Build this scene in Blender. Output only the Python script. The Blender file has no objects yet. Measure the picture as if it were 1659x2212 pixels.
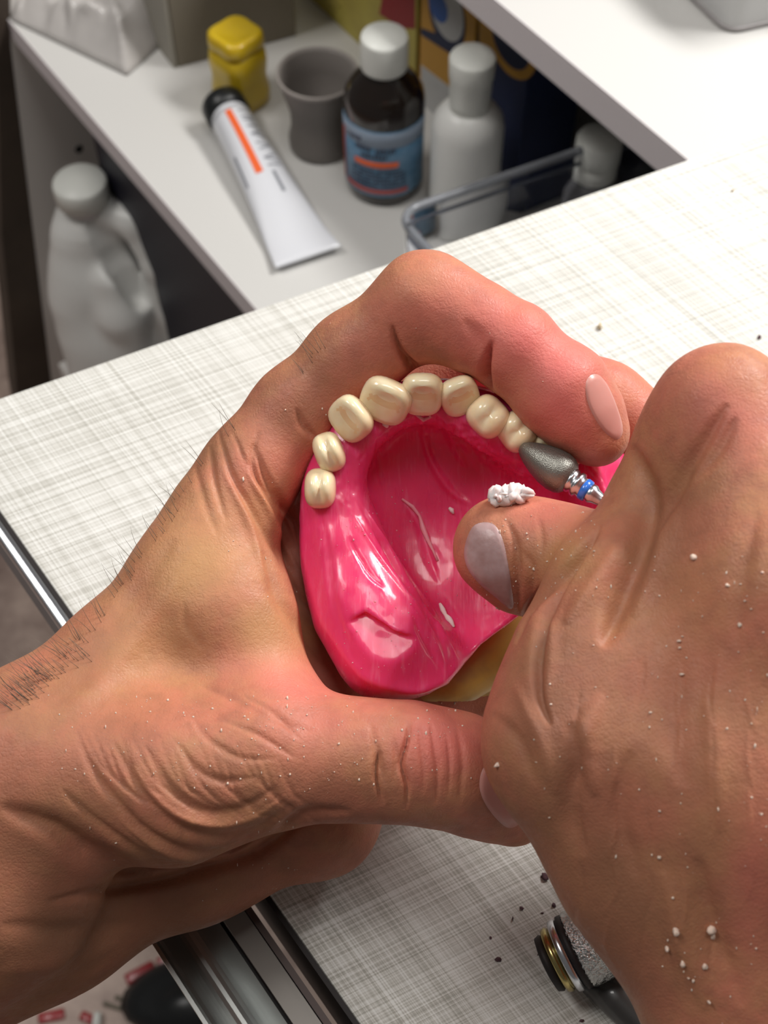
import bpy, math, random
import numpy as np
from mathutils import Vector, Matrix
from mathutils.bvhtree import BVHTree
sc = bpy.context.scene
col = sc.collection
rng = np.random.RandomState(7)
random.seed(7)

# ---------------------------------------------------------------- camera
FPX = 2881.0                      # focal length in pixels of the 1659x2212 frame
PITCH = math.radians(56)
TABLE = 750.0                     # bench height, mm
CAM = np.array([0.0, 0.0, TABLE + 330.0])
FW = np.array([0, math.cos(PITCH), -math.sin(PITCH)])
UP = np.array([0, math.sin(PITCH), math.cos(PITCH)])
RT = np.array([1.0, 0, 0])
cd = bpy.data.cameras.new('camera'); cam = bpy.data.objects.new('camera', cd); col.objects.link(cam)
cd.sensor_fit = 'VERTICAL'; cd.sensor_height = 36.0; cd.sensor_width = 27.0
cd.lens = FPX / 2212 * 36.0
cd.clip_start = 0.01; cd.clip_end = 50
cam.location = CAM / 1000; cam.rotation_euler = (math.radians(90) - PITCH, 0, 0)
cd.dof.use_dof = True; cd.dof.focus_distance = 0.298; cd.dof.aperture_fstop = 46.9 / 2.0
sc.camera = cam

# ---------------------------------------------------------------- light
w = bpy.data.worlds.new('world'); sc.world = w; w.use_nodes = True
bg = w.node_tree.nodes['Background']; bg.inputs[0].default_value = (1.0, 0.96, 0.92, 1); bg.inputs[1].default_value = 0.115
def area(name, loc, target, size, size_y, energy, color):
    l = bpy.data.lights.new(name, 'AREA'); l.shape = 'RECTANGLE'; l.size = size; l.size_y = size_y
    l.energy = energy; l.color = color
    o = bpy.data.objects.new(name, l); col.objects.link(o)
    o.location = loc
    d = Vector(target) - Vector(loc); o.rotation_euler = d.to_track_quat('-Z', 'Y').to_euler()
    return o
LAMP = (0.50, 0.62, 1.36)
area('bench_lamp', LAMP, (0.02, 0.2, 0.8), 0.40, 0.16, 9.6, (1.0, 0.98, 0.95))
CEIL = (0.15, 0.22, 2.35)
area('ceiling_lamp', CEIL, (0, 0.5, 0.6), 0.60, 0.36, 6.5, (1.0, 0.97, 0.93))
area('added_shelf_fill', (-0.95, 0.50, 2.2), (-0.1, 0.75, 0.45), 0.60, 0.36, 12.0, (1.0, 0.97, 0.93))  # unseen fill added to brighten the shelves and their front edges
sc.view_settings.view_transform = 'Standard'; sc.view_settings.look = 'None'
sc.view_settings.gamma = 1; sc.view_settings.exposure = 0.0
sc.view_settings.use_curve_mapping = False

# ---------------------------------------------------------------- helpers
def ray(px, py): return FW + RT * ((px - 829.5) / FPX) + UP * ((1106 - py) / FPX)
def at(px, py, d): return CAM + d * ray(px, py)                    # point at a depth along the view axis, mm
def onz(px, py, z):                                                # point on a level plane, mm
    r = ray(px, py); return CAM + r * ((z - CAM[2]) / r[2])
def c2w(P): P = np.asarray(P, float); return CAM + P[:, :1] * RT + P[:, 1:2] * UP + P[:, 2:3] * FW
def w2c(P): P = np.asarray(P, float) - CAM; return np.stack([P @ RT, P @ UP, P @ FW], 1)
def cp(px, py, d): return np.array([(px - 829.5) * d / FPX, (1106 - py) * d / FPX, d])

WL = {}                                                            # world location (mm) of every object's origin
def mk(name, V, F, mat, parent=None, smooth=True, origin=None):
    V = np.asarray(V, float).reshape(-1, 3)
    org = V.mean(0) if origin is None else np.asarray(origin, float)
    me = bpy.data.meshes.new(name); me.from_pydata(((V - org) / 1000).tolist(), [], [list(map(int, f)) for f in F]); me.update()
    if smooth: me.polygons.foreach_set('use_smooth', [True] * len(me.polygons))
    for m in (mat if isinstance(mat, (list, tuple)) else [mat]): me.materials.append(m)
    o = bpy.data.objects.new(name, me); col.objects.link(o)
    WL[o.name] = org
    if parent is not None:
        o.parent = parent; o.location = (org - WL[parent.name]) / 1000
    else: o.location = org / 1000
    return o
def empty(name, loc, label, cat, group=None):
    o = bpy.data.objects.new(name, None); col.objects.link(o); o.empty_display_size = 0.01
    WL[o.name] = np.asarray(loc, float); o.location = WL[o.name] / 1000
    return tag(o, label, cat, group)
def tag(o, label=None, cat=None, group=None, kind=None):
    if label: o['label'] = label
    if cat: o['category'] = cat
    if group: o['group'] = group
    if kind: o['kind'] = kind
    return o
def struct(o): o['kind'] = 'structure'; return o

def poly_prism(P, h, axis=(0, 0, -1)):
    P = np.asarray(P, float); n = len(P); Q = P + np.asarray(axis, float) * h
    F = [list(range(n)), list(range(2 * n - 1, n - 1, -1))] + [[i, i + n, (i + 1) % n + n, (i + 1) % n] for i in range(n)]
    return np.vstack([P, Q]), F
def bevel(o, wd=1.0, seg=2):
    b = o.modifiers.new('bevel', 'BEVEL'); b.width = wd / 1000; b.segments = seg; b.limit_method = 'ANGLE'; return o
def lathe(prof, base, axis=(0, 0, 1), n=48, lobes=0, amp=0.0, cap=True):
    ax = np.asarray(axis, float); ax /= np.linalg.norm(ax)
    t = np.array([1.0, 0, 0]) if abs(ax[0]) < 0.8 else np.array([0, 1.0, 0])
    e1 = np.cross(ax, t); e1 /= np.linalg.norm(e1); e2 = np.cross(ax, e1)
    V = []; F = []
    for r, h in prof:
        for k in range(n):
            a = 2 * math.pi * k / n; rr = r * (1 + amp * math.cos(lobes * a))
            V.append(np.asarray(base) + ax * h + (e1 * math.cos(a) + e2 * math.sin(a)) * rr)
    m = len(prof)
    for i in range(m - 1):
        for k in range(n):
            F.append([i * n + k, i * n + (k + 1) % n, (i + 1) * n + (k + 1) % n, (i + 1) * n + k])
    if cap: F.append(list(range(n))[::-1]); F.append([(m - 1) * n + k for k in range(n)])
    return np.array(V), F
def merge(parts):
    V = []; F = []; o = 0
    for v, f in parts:
        V.append(np.asarray(v)); F += [[i + o for i in q] for q in f]; o += len(v)
    return np.vstack(V), F
def tube(pts, rad, n=8):
    pts = [np.asarray(p, float) for p in pts]; V = []; F = []
    if not hasattr(rad, '__len__'): rad = [rad] * len(pts)
    prev = None
    for i, p in enumerate(pts):
        d = pts[min(i + 1, len(pts) - 1)] - pts[max(i - 1, 0)]; d /= np.linalg.norm(d) + 1e-9
        if prev is None:
            t = np.array([0, 0, 1.0]) if abs(d[2]) < 0.9 else np.array([1.0, 0, 0]); e1 = np.cross(d, t)
        else: e1 = prev - d * (prev @ d)
        e1 /= np.linalg.norm(e1); prev = e1; e2 = np.cross(d, e1)
        for k in range(n):
            a = 2 * math.pi * k / n; V.append(p + (e1 * math.cos(a) + e2 * math.sin(a)) * rad[i])
    for i in range(len(pts) - 1):
        for k in range(n): F.append([i * n + k, i * n + (k + 1) % n, (i + 1) * n + (k + 1) % n, (i + 1) * n + k])
    F.append(list(range(n))[::-1]); F.append([(len(pts) - 1) * n + k for k in range(n)])
    return np.array(V), F
def lump(c, r, seed, n1=8, n2=6, flat=1.0):
    rs = np.random.RandomState(seed); V = []; F = []
    dirs = rs.normal(size=(3, 3)); ph = rs.uniform(0, 6, 3); sc3 = rs.uniform(0.4, 1.5, 3)
    for i in range(n2 + 1):
        th = math.pi * i / n2
        for k in range(n1):
            a = 2 * math.pi * k / n1
            d = np.array([math.sin(th) * math.cos(a), math.sin(th) * math.sin(a), math.cos(th)])
            q = 1 + 0.18 * sum(math.sin(2.5 * d @ dirs[j] + ph[j]) for j in range(3))
            v = d * q * sc3 * r; v[2] *= flat; V.append(np.asarray(c) + v)
    for i in range(n2):
        for k in range(n1): F.append([i * n1 + k, i * n1 + (k + 1) % n1, (i + 1) * n1 + (k + 1) % n1, (i + 1) * n1 + k])
    return np.array(V), F

# value noise on arrays (mm coordinates)
_lat = rng.uniform(-1, 1, (32, 32, 32)).astype(np.float32)
def vnoise(P, scale, seed=0):
    Q = P / scale + seed * 7.31; i = np.floor(Q).astype(int); f = Q - i; f = f * f * (3 - 2 * f); r = 0
    for dx in (0, 1):
        for dy in (0, 1):
            for dz in (0, 1):
                wgt = (f[:, 0] if dx else 1 - f[:, 0]) * (f[:, 1] if dy else 1 - f[:, 1]) * (f[:, 2] if dz else 1 - f[:, 2])
                r = r + wgt * _lat[(i[:, 0] + dx) % 32, (i[:, 1] + dy) % 32, (i[:, 2] + dz) % 32]
    return r

# signed-distance modelling: chains of round cones blended smoothly, meshed by surface nets
def cone_d(G, a, ra, b, rb, sz=1.0):
    X, Y, Z = G; ba = b - a; L2 = float(ba @ ba) + 1e-6
    t = np.clip(((X - a[0]) * ba[0] + (Y - a[1]) * ba[1] + (Z - a[2]) * ba[2]) / L2, 0, 1)
    dx = X - a[0] - t * ba[0]; dy = Y - a[1] - t * ba[1]; dz = (Z - a[2] - t * ba[2]) / sz
    return np.sqrt(dx * dx + dy * dy + dz * dz) - (ra + t * (rb - ra))
def smin(a, b, k):
    h = np.maximum(k - np.abs(a - b), 0) / k
    return np.minimum(a, b) - h * h * k * 0.25
def smax(a, b, k): return -smin(-a, -b, k)
def chain(G, pts, k=3.0, sz=1.0):
    """pts: (px, py, depth mm, radius px)"""
    d = None
    for (p, q) in zip(pts[:-1], pts[1:]):
        a = cp(*p[:3]); b = cp(*q[:3])
        e = cone_d(G, a, p[3] * p[2] / FPX, b, q[3] * q[2] / FPX, sz)
        d = e if d is None else smin(d, e, k)
    return d
def grid(lo, hi, h):
    ax = [np.arange(lo[i], hi[i] + h, h, dtype=np.float32) for i in range(3)]
    return [ax[0][:, None, None], ax[1][None, :, None], ax[2][None, None, :]], ax
def nets(v, ax):
    nx, ny, nz = v.shape; s = v < 0
    cs = s[:-1, :-1, :-1]; anyc = np.zeros(cs.shape, bool); allc = np.ones(cs.shape, bool)
    offs = [(i, j, k) for i in (0, 1) for j in (0, 1) for k in (0, 1)]
    for (i, j, k) in offs:
        q = s[i:nx - 1 + i, j:ny - 1 + j, k:nz - 1 + k]; anyc |= q; allc &= q
    act = np.argwhere(anyc & ~allc); idx = -np.ones(cs.shape, np.int64); idx[tuple(act.T)] = np.arange(len(act))
    acc = np.zeros((len(act), 3)); cnt = np.zeros(len(act))
    for a in offs:
        for d in range(3):
            if a[d]: continue
            b = list(a); b[d] = 1
            va = v[act[:, 0] + a[0], act[:, 1] + a[1], act[:, 2] + a[2]]; vb = v[act[:, 0] + b[0], act[:, 1] + b[1], act[:, 2] + b[2]]
            m = (va < 0) != (vb < 0); t = np.where(m, va / np.where(m, va - vb, 1), 0)
            for c in range(3): acc[:, c] += m * (a[c] + (t if c == d else 0))
            cnt += m
    P = act + acc / cnt[:, None]; h = ax[0][1] - ax[0][0]
    P = P * h + np.array([ax[0][0], ax[1][0], ax[2][0]])
    quads = []
    for d in range(3):
        u, w_ = [(1, 2), (2, 0), (0, 1)][d]
        sl0 = [slice(None)] * 3; sl1 = [slice(None)] * 3; sl0[d] = slice(0, -1); sl1[d] = slice(1, None)
        e = np.argwhere(s[tuple(sl0)] != s[tuple(sl1)])
        e = e[(e[:, u] > 0) & (e[:, w_] > 0) & (e[:, u] < v.shape[u] - 1) & (e[:, w_] < v.shape[w_] - 1)]
        ins = s[tuple(e.T)]
        def cell(du, dw):
            c = e.copy(); c[:, u] -= du; c[:, w_] -= dw; return idx[tuple(c.T)]
        q = np.stack([cell(1, 1), cell(0, 1), cell(0, 0), cell(1, 0)], 1)
        q[~ins] = q[~ins][:, ::-1]; quads.append(q)
    return P, np.vstack(quads)
def subdiv(V, F, lv=1):
    me = bpy.data.meshes.new('tmp'); me.from_pydata(V.tolist(), [], F.tolist() if hasattr(F, 'tolist') else F)
    o = bpy.data.objects.new('tmp', me); col.objects.link(o)
    m = o.modifiers.new('s', 'SUBSURF'); m.levels = lv
    dg = bpy.context.evaluated_depsgraph_get(); ev = o.evaluated_get(dg).to_mesh()
    n = len(ev.vertices); A = np.empty(n * 3, np.float32); ev.vertices.foreach_get('co', A)
    N = np.empty(n * 3, np.float32); ev.vertex_normals.foreach_get('vector', N)
    Fq = np.empty(len(ev.polygons) * 4, np.int32); ev.polygons.foreach_get('vertices', Fq)
    o.evaluated_get(dg).to_mesh_clear(); bpy.data.objects.remove(o); bpy.data.meshes.remove(me)
    return A.reshape(-1, 3).astype(float), Fq.reshape(-1, 4), N.reshape(-1, 3).astype(float)
def polydist(PX, PY, pts):
    d = np.full(PX.shape, 1e9); T = np.zeros(PX.shape); n = len(pts) - 1
    for i in range(n):
        ax_, ay = pts[i]; bx, by = pts[i + 1]; ux, uy = bx - ax_, by - ay
        t = np.clip(((PX - ax_) * ux + (PY - ay) * uy) / (ux * ux + uy * uy + 1e-9), 0, 1)
        e = np.hypot(PX - ax_ - t * ux, PY - ay - t * uy)
        m = e < d; d = np.where(m, e, d); T = np.where(m, (i + t) / n, T)
    return d, T
def groove(V, N, items):
    """items: (points, half width px, depth mm[, dmin, dmax]); positive depth = a furrow, negative = a ridge. V in camera space."""
    PX = 829.5 + FPX * V[:, 0] / V[:, 2]; PY = 1106 - FPX * V[:, 1] / V[:, 2]
    view = V / np.linalg.norm(V, axis=1)[:, None]; facing = np.clip(-(N * view).sum(1) * 3, 0, 1)
    wob = vnoise(V, 7.0, 3) * 3.5
    D = np.zeros(len(V))
    for it in items:
        pts, wd, dp = it[:3]; lo, hi = (it[3], it[4]) if len(it) > 3 else (0, 1e9)
        xs = [p[0] for p in pts]; ys = [p[1] for p in pts]; R = wd * 3 + 8
        m = (PX > min(xs) - R) & (PX < max(xs) + R) & (PY > min(ys) - R) & (PY < max(ys) + R) & (V[:, 2] > lo) & (V[:, 2] < hi)
        if not m.any(): continue
        if len(pts) > 2:                                     # Catmull-Rom through the points
            Pn = np.array([2 * np.array(pts[0]) - pts[1], *pts, 2 * np.array(pts[-1]) - pts[-2]], float); sm = []
            for i in range(1, len(Pn) - 2):
                for f in (0, .34, .67):
                    a, b_, c, e = Pn[i - 1], Pn[i], Pn[i + 1], Pn[i + 2]
                    sm.append(0.5 * (2 * b_ + (c - a) * f + (2 * a - 5 * b_ + 4 * c - e) * f * f + (3 * b_ - a - 3 * c + e) * f ** 3))
            sm.append(Pn[-2]); pts = [tuple(q) for q in sm]
        d, T = polydist(PX[m] + wob[m] * min(1, wd / 10), PY[m] - wob[m] * min(1, wd / 10), pts)
        tp = np.sin(np.pi * np.clip(T, 0, 1)) ** 0.7
        D[m] += dp * np.exp(-(d / (wd * (0.35 + 0.65 * tp))) ** 2) * tp * (1 + 0.2 * wob[m] / 5)
    return V - N * (D * facing)[:, None]

# ---------------------------------------------------------------- materials
MATS = {}
def mat(name, rgb, rough=0.5, metal=0.0, sss=0.0, sss_r=(1, .3, .2), sss_s=0.002, coat=0.0, trans=0.0, ior=1.45, spec=0.5, bump=None, vary=None, alpha=1.0):
    m = bpy.data.materials.new(name); m.use_nodes = True; nt = m.node_tree; b = nt.nodes['Principled BSDF']
    b.inputs['Base Color'].default_value = (*rgb, 1); b.inputs['Roughness'].default_value = rough; b.inputs['Metallic'].default_value = metal
    b.inputs['Subsurface Weight'].default_value = sss; b.inputs['Subsurface Radius'].default_value = sss_r; b.inputs['Subsurface Scale'].default_value = sss_s
    b.inputs['Coat Weight'].default_value = coat; b.inputs['Coat Roughness'].default_value = 0.1
    b.inputs['Transmission Weight'].default_value = trans; b.inputs['IOR'].default_value = ior; b.inputs['Specular IOR Level'].default_value = spec
    b.inputs['Alpha'].default_value = alpha
    tc = nt.nodes.new('ShaderNodeTexCoord')
    if bump:
        sc_, st, dist = bump
        n = nt.nodes.new('ShaderNodeTexNoise'); n.inputs['Scale'].default_value = sc_; n.inputs['Detail'].default_value = 5
        nt.links.new(tc.outputs['Object'], n.inputs['Vector'])
        bp = nt.nodes.new('ShaderNodeBump'); bp.inputs['Strength'].default_value = st; bp.inputs['Distance'].default_value = dist
        nt.links.new(n.outputs['Fac'], bp.inputs['Height']); nt.links.new(bp.outputs['Normal'], b.inputs['Normal'])
    if vary:
        sc_, rgb2 = vary
        n = nt.nodes.new('ShaderNodeTexNoise'); n.inputs['Scale'].default_value = sc_; n.inputs['Detail'].default_value = 4
        nt.links.new(tc.outputs['Object'], n.inputs['Vector'])
        mr = nt.nodes.new('ShaderNodeMapRange'); mr.inputs[1].default_value = 0.35; mr.inputs[2].default_value = 0.65
        nt.links.new(n.outputs['Fac'], mr.inputs[0])
        mx = nt.nodes.new('ShaderNodeMix'); mx.data_type = 'RGBA'; mx.inputs[6].default_value = (*rgb, 1); mx.inputs[7].default_value = (*rgb2, 1)
        nt.links.new(mr.outputs[0], mx.inputs[0]); nt.links.new(mx.outputs[2], b.inputs['Base Color'])
    MATS[name] = m; return m

def skin_material():
    m = mat('skin', (0.5, 0.25, 0.17), rough=0.5, sss=0.25, sss_r=(1.0, 0.35, 0.2), sss_s=0.0025, spec=0.4)
    nt = m.node_tree; b = nt.nodes['Principled BSDF']; L = nt.links
    tc = nt.nodes['Texture Coordinate']
    at_ = nt.nodes.new('ShaderNodeAttribute'); at_.attribute_name = 'tone'
    sep = nt.nodes.new('ShaderNodeSeparateColor'); L.new(at_.outputs['Color'], sep.inputs[0])
    def noise(scale, detail=4, rough=0.6):
        n = nt.nodes.new('ShaderNodeTexNoise'); n.inputs['Scale'].default_value = scale; n.inputs['Detail'].default_value = detail; n.inputs['Roughness'].default_value = rough
        L.new(tc.outputs['Object'], n.inputs['Vector']); return n
    def mix(fac, a, c):
        x = nt.nodes.new('ShaderNodeMix'); x.data_type = 'RGBA'
        if hasattr(fac, 'is_linked') or not isinstance(fac, float): L.new(fac, x.inputs[0])
        else: x.inputs[0].default_value = fac
        if isinstance(a, tuple): x.inputs[6].default_value = (*a, 1)
        else: L.new(a, x.inputs[6])
        if isinstance(c, tuple): x.inputs[7].default_value = (*c, 1)
        else: L.new(c, x.inputs[7])
        return x.outputs[2]
    def rng_(src, a, c, lo=0.0, hi=1.0):
        r = nt.nodes.new('ShaderNodeMapRange'); r.inputs[1].default_value = a; r.inputs[2].default_value = c; r.inputs[3].default_value = lo; r.inputs[4].default_value = hi
        L.new(src, r.inputs[0]); return r.outputs[0]
    c = mix(rng_(noise(55, 5).outputs['Fac'], 0.42, 0.58), (0.49, 0.215, 0.112), (0.53, 0.185, 0.115))
    c = mix(rng_(noise(260, 5).outputs['Fac'], 0.42, 0.7, 0, 0.6), c, (0.34, 0.125, 0.08))
    c = mix(sep.outputs[0], c, (0.70, 0.17, 0.15))      # red of knuckles and finger pads
    c = mix(sep.outputs[1], c, (0.56, 0.30, 0.13))       # sallow thin skin
    c = mix(sep.outputs[2], c, (0.27, 0.12, 0.066))      # tan, plus shade painted on sides turned from the lamp
    L.new(c, b.inputs['Base Color'])
    # fine skin relief
    v = nt.nodes.new('ShaderNodeTexVoronoi'); v.feature = 'DISTANCE_TO_EDGE'; v.inputs['Scale'].default_value = 1100
    wn = noise(400, 3); mp = nt.nodes.new('ShaderNodeVectorMath'); mp.operation = 'MULTIPLY_ADD'; mp.inputs[1].default_value = (0.0012,) * 3
    L.new(wn.outputs['Color'], mp.inputs[0]); L.new(tc.outputs['Object'], mp.inputs[2]); L.new(mp.outputs[0], v.inputs['Vector'])
    vr = rng_(v.outputs['Distance'], 0.0, 0.25)
    b1 = nt.nodes.new('ShaderNodeBump'); b1.inputs['Strength'].default_value = 0.28; b1.inputs['Distance'].default_value = 0.00012; L.new(vr, b1.inputs['Height'])
    b2 = nt.nodes.new('ShaderNodeBump'); b2.inputs['Strength'].default_value = 0.34; b2.inputs['Distance'].default_value = 0.0006
    L.new(noise(330, 6, 0.65).outputs['Fac'], b2.inputs['Height']); L.new(b1.outputs['Normal'], b2.inputs['Normal'])
    L.new(b2.outputs['Normal'], b.inputs['Normal'])
    L.new(rng_(noise(500).outputs['Fac'], 0.3, 0.7, 0.42, 0.62), b.inputs['Roughness'])
    return m
SKIN = skin_material()
NAIL = mat('nail', (0.60, 0.27, 0.23), rough=0.36, sss=0.3, sss_s=0.002, coat=0.15, bump=(500, 0.1, 0.0003))
WHITE = mat('white_laminate', (0.62, 0.61, 0.59), rough=0.45)
EDGE = mat('edge_banding', (0.70, 0.65, 0.67), rough=0.5)
PANEL = mat('grey_panel', (0.78, 0.75, 0.72), rough=0.55)
DARKW = mat('dark_wood', (0.055, 0.04, 0.03), rough=0.6, vary=(20, (0.075, 0.055, 0.04)))
INSHADE = mat('interior_shade', (0.006, 0.006, 0.016), rough=0.5)  # near-black that paints in the shade inside the shelving
BLACK = mat('black_plastic', (0.008, 0.009, 0.010), rough=0.35)
WPLAST = mat('white_plastic', (0.72, 0.72, 0.70), rough=0.35, sss=0.2, sss_r=(1, 1, 1), sss_s=0.004)
CAPW = mat('white_cap', (0.70, 0.71, 0.67), rough=0.4)
AMBER = mat('brown_glass', (0.012, 0.007, 0.005), rough=0.12, coat=0.5)
GREYP = mat('grey_plastic', (0.20, 0.18, 0.165), rough=0.5)
YELL = mat('yellow_plastic', (0.55, 0.38, 0.015), rough=0.3, sss=0.3, sss_r=(1, .7, .1), sss_s=0.01, coat=0.3)
TUBEW = mat('tube_white', (0.68, 0.69, 0.73), rough=0.28, coat=0.4)
ORANGE = mat('orange_print', (0.80, 0.13, 0.03), rough=0.4)
INK = mat('dark_print', (0.05, 0.06, 0.10), rough=0.5)
INKG = mat('grey_print', (0.22, 0.23, 0.26), rough=0.5)
LBLUE = mat('blue_label', (0.075, 0.20, 0.33), rough=0.4, vary=(120, (0.16, 0.28, 0.42)))
PRED = mat('red_print', (0.45, 0.09, 0.08), rough=0.5)
CARD = mat('card', (0.20, 0.175, 0.135), rough=0.8, bump=(300, 0.2, 0.0005))
CARDY = mat('yellow_card', (0.50, 0.42, 0.09), rough=0.5, vary=(40, (0.42, 0.34, 0.08)))
CARDR = mat('red_card', (0.28, 0.02, 0.025), rough=0.5)
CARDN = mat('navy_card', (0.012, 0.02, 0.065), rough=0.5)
CARDB = mat('blue_card', (0.04, 0.12, 0.40), rough=0.5)
CARDO = mat('orange_card', (0.55, 0.28, 0.04), rough=0.5)
CARDW = mat('white_card', (0.5, 0.5, 0.5), rough=0.5)
CLEAR = mat('clear_plastic', (0.93, 0.94, 0.96), rough=0.05, trans=1.0, ior=1.2)
RIM = mat('clear_rim', (0.42, 0.44, 0.48), rough=0.15, trans=0.65, ior=1.3)
FILM = mat('plastic_film', (0.60, 0.57, 0.55), rough=0.22, sss=0.0, spec=0.7, trans=0.12)
STEEL = mat('steel', (0.48, 0.50, 0.49), rough=0.28, metal=0.95, bump=(60, 0.04, 0.001))
ALU = mat('aluminium', (0.62, 0.64, 0.68), rough=0.25, metal=1.0)
GREYM = mat('grey_metal', (0.26, 0.24, 0.22), rough=0.4, metal=0.3)
BROWN = mat('brown_trim', (0.07, 0.045, 0.04), rough=0.5)
FASCIA = mat('grey_fascia', (0.20, 0.19, 0.20), rough=0.5)
SEAM = mat('black_seam', (0.012, 0.008, 0.008), rough=0.6)
CHIP = mat('acrylic_dust', (0.78, 0.60, 0.50), rough=0.6, sss=0.3, sss_s=0.001)
CHIPW = mat('pale_shaving', (0.88, 0.74, 0.72), rough=0.6, sss=0.3, sss_s=0.001)
PINKBIT = mat('pink_shaving', (0.85, 0.35, 0.42), rough=0.4, sss=0.4, sss_s=0.001)
CRUMB = mat('dark_crumb', (0.10, 0.05, 0.06), rough=0.8)
CRUMBT = mat('tan_crumb', (0.55, 0.45, 0.30), rough=0.8)
REDW = mat('red_wax', (0.28, 0.012, 0.016), rough=0.4, coat=0.2)
HAIR = mat('hair', (0.16, 0.13, 0.10), rough=0.45)
PLASTER = mat('yellow_plaster', (0.62, 0.40, 0.08), rough=0.5, vary=(150, (0.45, 0.30, 0.09)), sss=0.1, sss_s=0.001, coat=0.2)
TOOTH = mat('tooth_ivory', (0.95, 0.81, 0.56), rough=0.24, sss=0.5, sss_r=(1, .8, .5), sss_s=0.0015, coat=0.5, vary=(200, (0.90, 0.68, 0.42)))
TOOTHB = mat('tooth_stained', (0.86, 0.60, 0.34), rough=0.3, sss=0.6, sss_r=(1, .7, .4), sss_s=0.0015, coat=0.3)

def acrylic():
    m = mat('pink_acrylic', (0.86, 0.045, 0.155), rough=0.30, sss=0.6, sss_r=(1.0, 0.12, 0.22), sss_s=0.006, coat=0.28)
    nt = m.node_tree; b = nt.nodes['Principled BSDF']; L = nt.links; tc = nt.nodes['Texture Coordinate']
    n = nt.nodes.new('ShaderNodeTexNoise'); n.inputs['Scale'].default_value = 90; n.inputs['Detail'].default_value = 6
    mp = nt.nodes.new('ShaderNodeMapping'); mp.inputs['Rotation'].default_value = (0, 0, -0.9); mp.inputs['Scale'].default_value = (5, 0.7, 1)
    L.new(tc.outputs['Object'], mp.inputs['Vector']); L.new(mp.outputs[0], n.inputs['Vector'])
    bp = nt.nodes.new('ShaderNodeBump'); bp.inputs['Strength'].default_value = 0.45; bp.inputs['Distance'].default_value = 0.0004
    L.new(n.outputs['Fac'], bp.inputs['Height']); L.new(bp.outputs[0], b.inputs['Normal'])
    mr = nt.nodes.new('ShaderNodeMapRange'); mr.inputs[1].default_value = 0.35; mr.inputs[2].default_value = 0.7; mr.inputs[3].default_value = 0.22; mr.inputs[4].default_value = 0.5
    L.new(n.outputs['Fac'], mr.inputs[0]); L.new(mr.outputs[0], b.inputs['Roughness'])
    n2 = nt.nodes.new('ShaderNodeTexNoise'); n2.inputs['Scale'].default_value = 160; n2.inputs['Detail'].default_value = 4; L.new(mp.outputs[0], n2.inputs['Vector'])
    mr2 = nt.nodes.new('ShaderNodeMapRange'); mr2.inputs[1].default_value = 0.55; mr2.inputs[2].default_value = 0.8; mr2.inputs[4].default_value = 0.6
    L.new(n2.outputs['Fac'], mr2.inputs[0])
    mx = nt.nodes.new('ShaderNodeMix'); mx.data_type = 'RGBA'; mx.inputs[6].default_value = (0.86, 0.045, 0.17, 1); mx.inputs[7].default_value = (0.94, 0.20, 0.34, 1)
    L.new(mr2.outputs[0], mx.inputs[0]); L.new(mx.outputs[2], b.inputs['Base Color'])
    return m
ACR = acrylic()

def linen():
    m = mat('linen_laminate', (0.8, 0.8, 0.78), rough=0.6, spec=0.25); nt = m.node_tree; b = nt.nodes['Principled BSDF']; L = nt.links; tc = nt.nodes['Texture Coordinate']
    facs = []
    for (ang, s_long, s_cross, det) in ((TANG, 4, 2300, 2), (TANG, 7, 760, 2), (FANG, 8, 2300, 2), (FANG, 10, 800, 2)):
        mp = nt.nodes.new('ShaderNodeMapping'); mp.vector_type = 'TEXTURE'; mp.inputs['Rotation'].default_value = (0, 0, ang)
        mp.inputs['Scale'].default_value = (1 / s_long, 1 / s_cross, 1)
        L.new(tc.outputs['Object'], mp.inputs['Vector'])
        n = nt.nodes.new('ShaderNodeTexNoise'); n.inputs['Scale'].default_value = 1.0; n.inputs['Detail'].default_value = det
        L.new(mp.outputs[0], n.inputs['Vector'])
        r = nt.nodes.new('ShaderNodeMapRange'); r.inputs[1].default_value = 0.38; r.inputs[2].default_value = 0.62
        L.new(n.outputs['Fac'], r.inputs[0]); facs.append(r.outputs[0])
    def add(a, c, op='ADD'):
        x = nt.nodes.new('ShaderNodeMath'); x.operation = op
        for i, q in enumerate((a, c)):
            if isinstance(q, float): x.inputs[i].default_value = q
            else: L.new(q, x.inputs[i])
        return x.outputs[0]
    s = add(add(add(facs[0], 0.34, 'MULTIPLY'), add(facs[1], 0.16, 'MULTIPLY')), add(add(facs[2], 0.32, 'MULTIPLY'), add(facs[3], 0.14, 'MULTIPLY')))
    cr = nt.nodes.new('ShaderNodeValToRGB'); e = cr.color_ramp.elements
    e[0].position = 0.15; e[0].color = (0.38, 0.37, 0.33, 1); e[1].position = 0.75; e[1].color = (0.76, 0.76, 0.735, 1)
    k = cr.color_ramp.elements.new(0.45); k.color = (0.585, 0.575, 0.535, 1)
    L.new(s, cr.inputs[0]); L.new(cr.outputs[0], b.inputs['Base Color'])
    return m

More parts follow.
